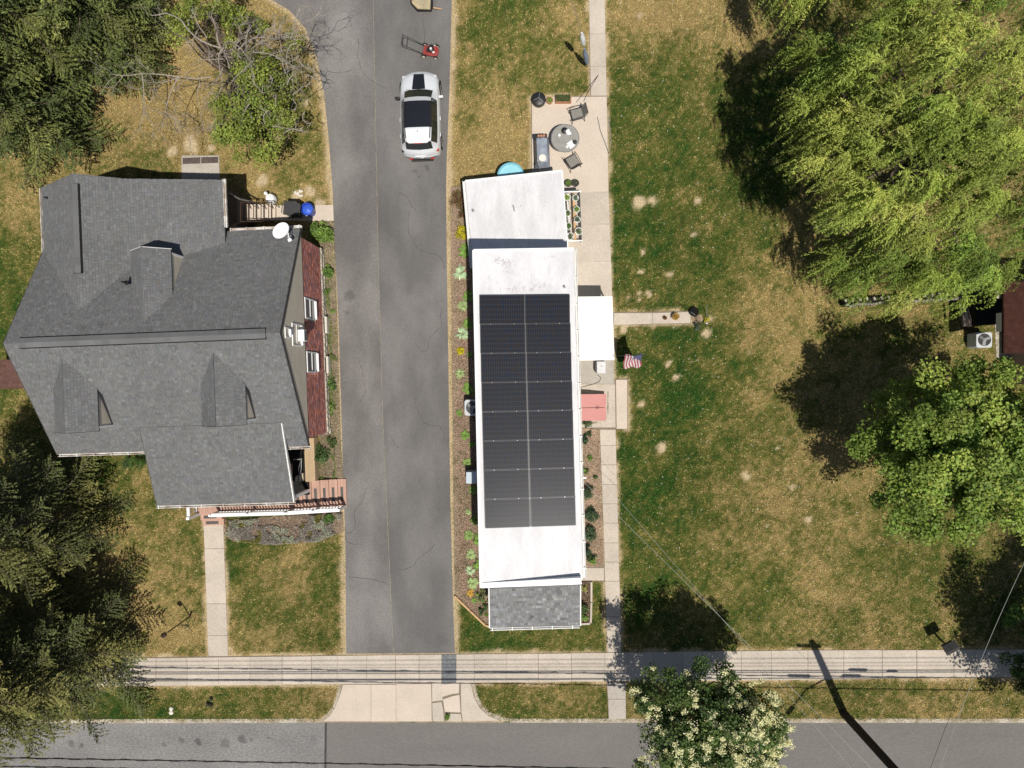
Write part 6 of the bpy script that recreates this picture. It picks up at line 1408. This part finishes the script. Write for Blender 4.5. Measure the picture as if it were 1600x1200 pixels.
# utility cabinet and hose, red cellar doors
t = thing('utility_cabinet', 'pale grey metal utility cabinet below the white awning', 'cabinet', P(940, 574)); q = P(939.5, 574, .55)
B().mm((q[0] - .20, q[1] - .27, .03), (q[0] + .20, q[1] + .27, .55)).obj('box', M('pale_grey_metal', (.55, .54, .54), .5), t, bevel=.02); B().mm((q[0] - .26, q[1] - .2, .1), (q[0] - .20, q[1] + .15, .45)).obj('side_panel', mt_dark, t); B().box((q[0], q[1] + .05, .555), (.08, .05, .02), .3).obj('latch', mt_grey, t)
tag(B().tube([tuple(P(934, 586, .1)), tuple(P(939, 590, .05)), tuple(P(937, 596, .05)), tuple(P(928, 600, .05)), tuple(P(912, 604, .05)), tuple(P(903, 608, .05))], .014, 6).obj('garden_hose', M('hose_grey', (.13, .12, .11), .7)), 'grey hose curving from the utility cabinet to the trailer wall', 'hose')
t = thing('cellar_doors', 'pair of red painted steel bulkhead cellar doors against the east wall', 'cellar doors', P(926, 637))
z0, z1 = .75, .38; A1, A2, A3, A4, A5, A6 = P(903, 616, z0), P(947, 615.5, z1), P(947, 636.5, z1), P(903, 637, z0), P(947, 657, z1), P(904, 657.5, z0)
B().prism([tuple(q) for q in (A4, A3 + [0, .01, 0], A2, A1)], .04, None).obj('door', mt_red, t, bevel=.008); B().prism([tuple(q) for q in (A6, A5, A3 - [0, .01, 0], A4 - [0, .02, 0])], .04, None).obj('door', mt_red, t, bevel=.008)
b = B(); b.prism([tuple(q[:2]) for q in (A6 + [0, .04, 0], A5 + [-.05, .04, 0], A2 + [-.05, -.04, 0], A1 + [0, -.04, 0])], .03, .33); b.obj('curb', mt_conc, t)
for s in (-1, 1): q = P(933, 636.5 + s * 1.5, .48); B().tube([(q[0] - .06, q[1], q[2] + .0), (q[0] - .06, q[1], q[2] + .04), (q[0] + .06, q[1], q[2] + .035), (q[0] + .06, q[1], q[2] - .0)], .012, 5).obj('handle', mt_dark, t)
tag(B().prism(G2((949, 612), (951, 612), (951, 655), (947, 660), (905, 664), (905, 661), (945, 657), (948, 652)), .03, .045).obj('path_crack', mt_kerb), 'raised rough mortar line around the red cellar doors', 'mortar line')
# mast on the east wall
t = thing('service_mast', 'white and grey electric service mast on the east wall of the mobile home', 'mast', (*P(904, 748, 3.6)[:2], 0))
q = P(905, 746, 4.2); B().tube([(q[0] + .12, q[1], 0), (q[0] + .12, q[1], 4.35)], .03, 8).obj('mast', mt_grey, t); B().box((q[0] + .1, q[1], 4.3), (.36, .06, .06)).obj('weatherhead', mt_white, t); B().tube([(q[0] - .4, q[1] + .03, 4.05), (q[0] + .1, q[1], 4.3)], .012, 5).obj('stay_rod', mt_grey, t)
# cooling units
def acunit(label, px, py, sz, z, seed):
    q = P(px, py, z); t = thing('air_conditioner', label, 'air conditioner', (q[0], q[1], .03), 'outdoor cooling units')
    B().prism([(q[0] + sz / 2 * x, q[1] + sz / 2 * y) for x, y in ((-.8, -1), (.8, -1), (1, -.8), (1, .8), (.8, 1), (-.8, 1), (-1, .8), (-1, -.8))], .05, z).obj('casing', M('casing_grey', (.50, .52, .52), .5, .05), t, bevel=.02)
    B().lathe([(sz * .40, 0), (sz * .40, .012)], (q[0], q[1], z), 24).obj('grille', mt_dark, t); b = B(); 
    for k in range(3): a = k * 2.09 + .4; b.box((q[0] + .12 * sz / .7 * math.cos(a), q[1] + .12 * sz / .7 * math.sin(a), z + .022), (.26 * sz / .7, .12, .008), a, rx=.2)
    b.obj('fan', mt_grey, t)
    b = B()
    for rr in (.13, .22, .31): b.tube([(q[0] + rr * sz / .8 * math.cos(i * math.pi / 12), q[1] + rr * sz / .8 * math.sin(i * math.pi / 12), z + .035) for i in range(25)], .005, 4)
    b.obj('guard_rings', mt_grey, t)
acunit('square white-cased cooling unit under the west roof edge of the mobile home', 738, 637, .72, .72, 1)
acunit('square white-cased cooling unit by the neighbouring house at the right edge', 1538, 531, .68, .75, 2)
t = thing('metal_cabinet', 'small bluish metal cabinet against the west wall of the mobile home', 'cabinet', P(740, 748)); q = P(736.5, 747, .8); B().mm((q[0] - .24, q[1] - .25, .0), (q[0] + .24, q[1] + .27, .8)).obj('box', M('blue_grey_metal', (.46, .53, .58), .35, .05), t, bevel=.015); B().mm((q[0] + .245, q[1] - .28, .0), (q[0] + .50, q[1] + .3, .7)).obj('back_box', M('tan_panel', (.42, .33, .28), .7), t)
t = thing('timber_edging', 'light timber edging running diagonally to the trailer porch corner', 'edging', P(735, 955)); e0, e1, e2, e3 = P(710, 931, .1), P(735, 955, .1), P(758, 977, .1), P(766, 979.5, .1)
for a, c in ((e0, e1), (e1, e2), (e2, e3)): b = B(); d = (c - a) / np.linalg.norm(c - a); strip_box(b, a + d * .01 + [0, 0, -.02], c - d * .01 + [0, 0, -.02], .09, .14); b.obj('timber', mt_wood, t, bevel=.01)
t = thing('stone_edging', 'pale stone edging around the small bed east of the trailer porch', 'edging', P(924, 945))
for (a, c) in (((924, 909), (924, 940)), ((924, 941), (923, 973)), ((922, 974), (904, 975))): b = B(); strip_box(b, P(*a, .06), P(*c, .06), .09, .12); b.obj('edging_stone', mt_conc, t, bevel=.01)
# banner pole with wire
t = thing('banner_pole', 'slender pole with furled white and blue banner beside the path at the top', 'flag', P(918.5, 106)); a, c = P(918.5, 106), P(908.5, 50, 3.4)
B().tube([tuple(a), tuple(a + (c - a) * .45 + [.03, 0, 0]), tuple(c)], [.02, .018, .012], 6).obj('pole', mt_silver, t)
def wrap(f0, f1, r, m_, nm):
    b = B(); pts = [tuple(a + (c - a) * lerp(f0, f1, k / 8) + [.01 * math.sin(k * 2), .02 * math.sin(k * 3), 0]) for k in range(9)]; b.tube(pts, [r * (.25 + .85 * math.sin(math.pi * min(1, .12 + k / 9)) + .1 * (k % 2)) for k in range(9)], 10); b.obj(nm, m_, t, smooth=True)
wrap(.12, .58, .10, M('slate_blue_cloth', (.20, .26, .34), .6), 'lower_banner'); wrap(.66, 1.0, .10, mt_white, 'upper_banner')
tag(B().tube([tuple(c), tuple(P(903, 30, 4.6)), tuple(P(888, -12, 6.5))], .012, 5).obj('guy_wire', mt_silver), 'thin silver wire rising from the banner pole past the top edge', 'wire')
tag(B().tube([tuple(P(935, 117, .04)), tuple(P(918, 145, .9)), tuple(P(912, 158, 1.5))][::-1], .015, 5).obj('garden_stake', mt_rail), 'thin dark rod leaning over the patio corner near the path', 'rod')
# shepherd hook east of the patio
tag(B().tube([tuple(P(951, 240)), tuple(P(955, 222, 1.2)), tuple(P(953, 205, 1.7)), tuple(P(950, 182, 1.9))], .016, 6).obj('shepherd_hook', mt_silver), 'bent silver rod standing in the grass edge beside the patio', 'garden hook')
# bins
def bin_(label, px, py, deg):
    q = P(px, py, .9); T = Fr((q[0], q[1], .035), deg); t = thing('wheeled_bin', label, 'bin', (q[0], q[1], .035))
    B(T).add([(-.24, -.22, 0), (.24, -.22, 0), (.24, .22, 0), (-.24, .22, 0), (-.30, -.29, .92), (.34, -.27, .92), (.34, .27, .92), (-.30, .29, .92)], [(3, 2, 1, 0), (4, 5, 6, 7), (0, 1, 5, 4), (1, 2, 6, 5), (2, 3, 7, 6), (3, 0, 4, 7)]).obj('body', mt_bin, t, bevel=.02)
    B(T).prism([(-.32, -.31), (.20, -.34), (.46, -.20), (.46, .2), (.20, .34), (-.32, .31)], .93, .99).obj('lid', mt_bin, t, bevel=.03); B(T).tube([(-.40, -.24, .92), (-.40, .24, .92)], .02, 6).obj('handle', mt_bin, t)
    for s in (-1, 1): B(T).tube([(-.27, s * .24, .12), (-.27, s * .28, .12)], .12, 12).obj('wheel', mt_dark, t)
bin_('black wheeled rubbish bin standing on the side walk', 455, 326, -5)
q = P(480, 327, .6); t = thing('recycling_tub', 'blue round recycling tub beside the black bin', 'tub', (q[0], q[1], .035)); B().lathe([(.22, 0), (.27, .58), (.29, .62), (.25, .62), (.24, .55), (.20, .12), (.001, .1)], (q[0], q[1], .035), 28).obj('tub', mt_blue, t, smooth=True)
B().lathe([(.23, 0), (.12, .07), (.04, .10)], (q[0], q[1], .56), 20).obj('lid', M('blue_lid', (.05, .13, .6), .35), t, smooth=True)
q = P(421, 309, .5); t = thing('propane_tank', 'white round gas tank beside the rear steps', 'gas tank', (q[0], q[1], 0)); B().lathe([(.16, 0), (.23, .08), (.24, .38), (.18, .5), (.07, .54), (.06, .6)], (q[0], q[1], 0), 24).obj('tank', mt_white, t, smooth=True); q = P(415, 302, .5); B().lathe([(.07, 0), (.09, .06), (.05, .12)], (q[0], q[1], .45), 12).obj('valve', mt_white, t)
b = B(); q = P(466, 302, .1)
for k in range(10): b.box((q[0] + random.uniform(-.2, .2), q[1] + random.uniform(-.12, .12), .03 + random.random() * .05), (random.uniform(.08, .18), .08, .05), random.uniform(0, 3))
tag(b.obj('crumpled_sheet', M('pale_plastic', (.66, .60, .54), .6), bevel=.01), 'crumpled pale plastic sheet on the grass north of the bins', 'plastic sheet')
# lamp post in the front lawn and its neighbour
t = thing('garden_lamp', 'dark thin lamp post leaning over the dry lawn west of the house path', 'lamp post', P(297, 963)); B().tube([tuple(P(297, 963)), tuple(P(262, 988, 1.9))], .03, 8).obj('post', mt_rail, t); q = P(258, 991, 1.95); B().lathe([(.04, -.02), (.10, .0), (.12, .16), (.05, .22), (.02, .27)], tuple(q), 12).obj('lantern', mt_rail, t); B().tube([tuple(P(297, 963, .0)), tuple(P(296, 962, .30))], .045, 6).obj('foot', mt_rail, t); B().tube([tuple(P(290, 968, .5)), tuple(P(303, 963, .4)), tuple(P(304, 970, .0))], .012, 5).obj('bracket', mt_rail, t)
b = B()
for (x, y, r) in ((268, 1107, .10), (268, 1113, .11)): q = P(x, y); b.lathe([(r, 0), (r * .9, .06), (r * .3, .09)], tuple(q), 9)
tag(b.obj('white_stones', M('white_stone', (.7, .66, .56), .8)), 'pair of white stones on the verge left of the weed clump', 'stones')
# brochure box on a short post
t = thing('post_box', 'dark gabled box on a short post beside the pavement near the right edge', 'post box', P(1470, 1000)); q = P(1485, 1012, 1.15)
B().tube([tuple(P(1470, 1000)), (q[0], q[1], .95)], .045, 8).obj('post', mt_dark, t)
T = Fr((q[0], q[1], .95), 28); b = B(T); b.prism([(-.24, -.17), (.24, -.17), (.24, .17), (-.24, .17)], 0, .26); b.obj('box', mt_bin, t); b = B(T); b.add([(-.30, -.23, .24), (.30, -.23, .24), (.30, .0, .42), (-.30, .0, .42), (-.30, .23, .24), (.30, .23, .24)], [(0, 1, 2, 3), (3, 2, 5, 4), (0, 3, 4), (1, 5, 2), (0, 4, 5, 1)]); b.obj('lid', mt_bin, t)
# utility pole with crossarm and street lamp
base = P(1318, 1114); ptop = np.array([base[0] + .15, base[1] - .15, 9.3])
t = thing('utility_pole', 'dark wooden utility pole leaning out over the road at the lower right', 'utility pole', base)
B().tube([tuple(base + [0, 0, -.1]), tuple((base + ptop) / 2), tuple(ptop)], [.185, .165, .14], 12).obj('pole', mt_pole, t)
B().mm((ptop[0] - .75, ptop[1] - .06, 8.75), (ptop[0] + .30, ptop[1] + .06, 8.9)).obj('crossarm', mt_pole, t)
for x in (-.7, -.35, .2): B().lathe([(.04, 0), (.06, .06), (.03, .14)], (ptop[0] + x, ptop[1], 8.9), 8).obj('insulator', mt_grey, t)
B().tube([(base[0] + .05, base[1] - .05, 4.6), (base[0] - .75, base[1] - .95, 5.5), (base[0] - 1.3, base[1] - 1.7, 5.55)], .045, 8).obj('lamp_arm', mt_grey, t); B().box((base[0] - 1.45, base[1] - 1.9, 5.52), (.18, .45, .12), -.65).obj('lamp_head', mt_grey, t)
# wires
mt_wire = M('black_wire', (.015, .015, .015), .6)
mt_wl = M('pale_wire', (.38, .38, .36), .5)
def wire(label, a, c, sag, r=.015, mat=None, n=24, name='cable', twist=False, group='overhead cables'):
    a = Vector(a); c = Vector(c); pts = [a.lerp(c, i / n) - Vector((0, 0, 4 * sag * (i / n) * (1 - i / n))) for i in range(n + 1)]; b = B(); b.tube([tuple(p) for p in pts], r, 5)
    if twist:
        m_ = int((c - a).length / .35); q2 = [a.lerp(c, i / m_) - Vector((0, 0, 4 * sag * (i / m_) * (1 - i / m_))) + Vector((0, math.cos(i * 1.6) * r * 1.9, math.sin(i * 1.6) * r * 1.9)) for i in range(m_ + 1)]; b.tube([tuple(p) for p in q2], r * .5, 4)
    return tag(b.obj(name, mat or mt_wire), label, 'cable', group)
def shadow_y(py, z):    # world y of a cable at height z whose shadow falls at the pavement row py
    return P(800, py)[1] - .36 * z
ny0 = base[1]
def ground(px, py): return P(px, py)
wire('upper black telephone cable over the road near the bottom edge', P(-60, 1183, 4.9), P(1700, 1216, 4.9), .05, .022, twist=True)
wire('lower black telephone cable over the road along the bottom edge', P(-60, 1196, 4.7), P(1700, 1232, 4.7), .05, .020, twist=True)
for k, (pl_, pr_, z, r, nm) in enumerate(((1048, 1049, 5.9, .024, 'thick bundled cable over the road just beyond the bottom edge'), (1051, 1052, 5.7, .022, 'cable hung directly under the thick bundled cable'), (1060, 1061, 6.1, .020, 'thin telephone cable beyond the bottom edge, third from the pavement'),
                                        (1063, 1060, 6.4, .022, 'telephone cable beyond the bottom edge, fourth from the pavement'), (1032, 1030, 8.9, .014, 'high power line on the pavement side of the pole'), (1039, 1037, 8.9, .012, 'high power line in the middle of the crossarm'), (1043, 1042, 8.9, .011, 'high power line on the road side of the crossarm'))):
    wire(nm, (-30, shadow_y(pl_, z) + shear(-30), z), (30, shadow_y(pr_, z) + shear(30), z), .0, r)
for (px, z, L_) in ((1342, 5.8, .9), (1332, 5.9, .9), (1250, 5.85, 1.1), (1395, 5.8, .5)):
    x_ = P(px, 1050)[0] + .155 * z; row_ = 1047 if px in (1342,) else (1056 if px != 1395 else 1049); y_ = shadow_y(row_, z) + shear(x_)
    tag(B().tube([(x_ - L_ / 2, y_, z - .08), (x_ - L_ / 2 + .1, y_, z - .08), (x_ + L_ / 2 - .1, y_, z - .08), (x_ + L_ / 2, y_, z - .08)], [.02, .075, .075, .02], 8).obj('splice_case', mt_dark), 'black splice case on the cables near the utility pole, %s' % {1342: 'nearest the pavement', 1332: 'just right of the pole', 1250: 'left of the pole', 1395: 'farthest right'}[px], 'splice case', 'splice cases')
# service drops
mast = P(905, 746, 4.25)
wire('pale service wire from the mobile home mast to the lower right corner', tuple(mast), tuple(P(1450, 1290, 7.5)), .6, .006, mt_wl, name='service_wire', group='service wires')
wire('second pale service wire from the mobile home, above the first', tuple(P(935, 745, 4.0)), tuple(P(1390, 1270, 7.5)), .5, .005, mt_wl, name='service_wire', group='service wires')
wire('pale service wire crossing the right edge of the lawn', tuple(P(1640, 800, 5.5)), tuple(P(1455, 1240, 7.0)), .3, .007, mt_wl, name='service_wire', group='service wires'); wire('thin dark service wire beside the pale one at the right edge', tuple(P(1632, 790, 5.5)), tuple(P(1440, 1240, 7.0)), .3, .007, mt_wire, name='service_wire', group='service wires')
wire('thin dark wire over the dry lawn north of the mobile home', tuple(P(783, -20, 4.0)), tuple(P(818, 200, 3.2)), .05, .006, mt_wire, name='service_wire', group='service wires') 
# neighbour at the right edge
nh = thing('neighbour_house', 'dark brown brick house under the willow at the right edge', 'house', P(1610, 520))
B().prism(G2((1578, 440), (1700, 440), (1700, 600), (1578, 600)), 0, 3.0).obj('wall', mt_brickm, nh)
rw = [P(1568, 440, 3.0), P(1568, 552, 3.0), P(1700, 552, 4.4), P(1700, 440, 4.4)]
ro = B().prism([tuple(q) for q in (rw[0], rw[1], rw[2], rw[3])], .12, None).obj('roof', M('dark_brown_roof', (.06, .025, .018), .9), nh); shingles('roof_shingles', [tuple(q) for q in (rw[1], rw[0], rw[3], rw[2])][::1], (0, 1, 0), ro, base=(.075, .03, .022))
b = B(); q0, q1 = P(1569, 488, 2.4), P(1569, 517, 2.4); strip_box(b, q0, q1, .10, .9); b.obj('window_frame', mt_white, nh)
tag(sheet('neighbour_pavers', G2((1552, 455), (1600, 455), (1600, 560), (1556, 560)), .03, mt_stone), kind='structure')
t = thing('lean_to', 'small dark shingled lean-to beside the neighbouring house', 'shed', P(1512, 490)); q = [P(1500, 470, 1.1), P(1504, 510, 1.1), P(1519, 510, 1.5), P(1512, 480, 1.5)]; lr = B().prism([tuple(x) for x in q], .08, None).obj('roof', mt_roofbase, t); shingles('lean_shingles', [tuple(x) for x in q], (0, -1, 0), lr, base=(.17, .13, .12), dv=.4)
B().prism(G2((1502, 472), (1545, 470), (1548, 508), (1506, 510)), 0, .95).obj('wall', mt_void, t)
# block wall under the willow
bwl = thing('block_wall', 'low dark retaining wall with pale cap blocks below the willow', 'wall', P(1425, 470)); r_ = np.random.default_rng(6)
w0, w1 = P(1320, 473, .5), P(1512, 461, .5); nb_ = 34; ln = B(); strip_box(ln, w0 - [0, 0, .28], w1 - [0, 0, .28], .30, .44); ln.obj('wall_core', mt_void, bwl)
for i in range(nb_):
    a = w0 + (w1 - w0) * (i + .04) / nb_; c = w0 + (w1 - w0) * (i + .92) / nb_; o_ = np.array([0, r_.normal() * .02 - .13, 0]); b = B(); strip_box(b, a + o_, c + o_, .10, .16 + r_.random() * .05); b.obj('cap_block', M('cap_stone', (.26, .24, .20), .9, .2) if i == 0 else bpy.data.materials['cap_stone'], bwl)
    if i % 2 == 0: b = B(); strip_box(b, a + [0, .09, -.05], a + (c - a) * .6 + [0, .12, -.05], .14, .10); b.obj('back_block', mt_stone, bwl)
# bicycle-like clutter on the side landing of the porch
t = thing('bicycle', 'bicycle leaning in the gap between the porch roof and the tan deck boards', 'bicycle', P(470, 728)); b = B()
for (x, y) in ((470, 715), (468, 748)):
    q = P(x, y, 1.0); b.tube([(q[0] + .03 * math.sin(i * math.pi / 9), q[1] + .30 * math.cos(i * math.pi / 9), q[2] - .1 + .30 * math.sin(i * math.pi / 9)) for i in range(19)], .018, 5)
b.obj('wheels', mt_dark, t); b = B(); a, c = P(471, 716, 1.05), P(469, 747, 1.05); b.tube([tuple(a), tuple((a + c) / 2 + [0, 0, .32]), tuple(c), tuple((a + c) / 2 + [0, 0, -.05]), tuple(a)], .018, 6); b.tube([tuple(a + [0, 0, .5]), tuple(a)], .015, 6); b.tube([tuple(a + [-.2, 0, .5]), tuple(a + [.2, 0, .5])], .014, 6); b.obj('frame', mt_silver, t)
t = tag(B().prism([tuple(P(x, y, .8)[:2]) for x, y in ((461, 745), (473, 739), (474, 752), (461, 753))], .36, .8).obj('cardboard_box', M('tan_card', (.50, .42, .29), .8), bevel=.01), 'tan cardboard box at the lower end of the porch side gap', 'box')
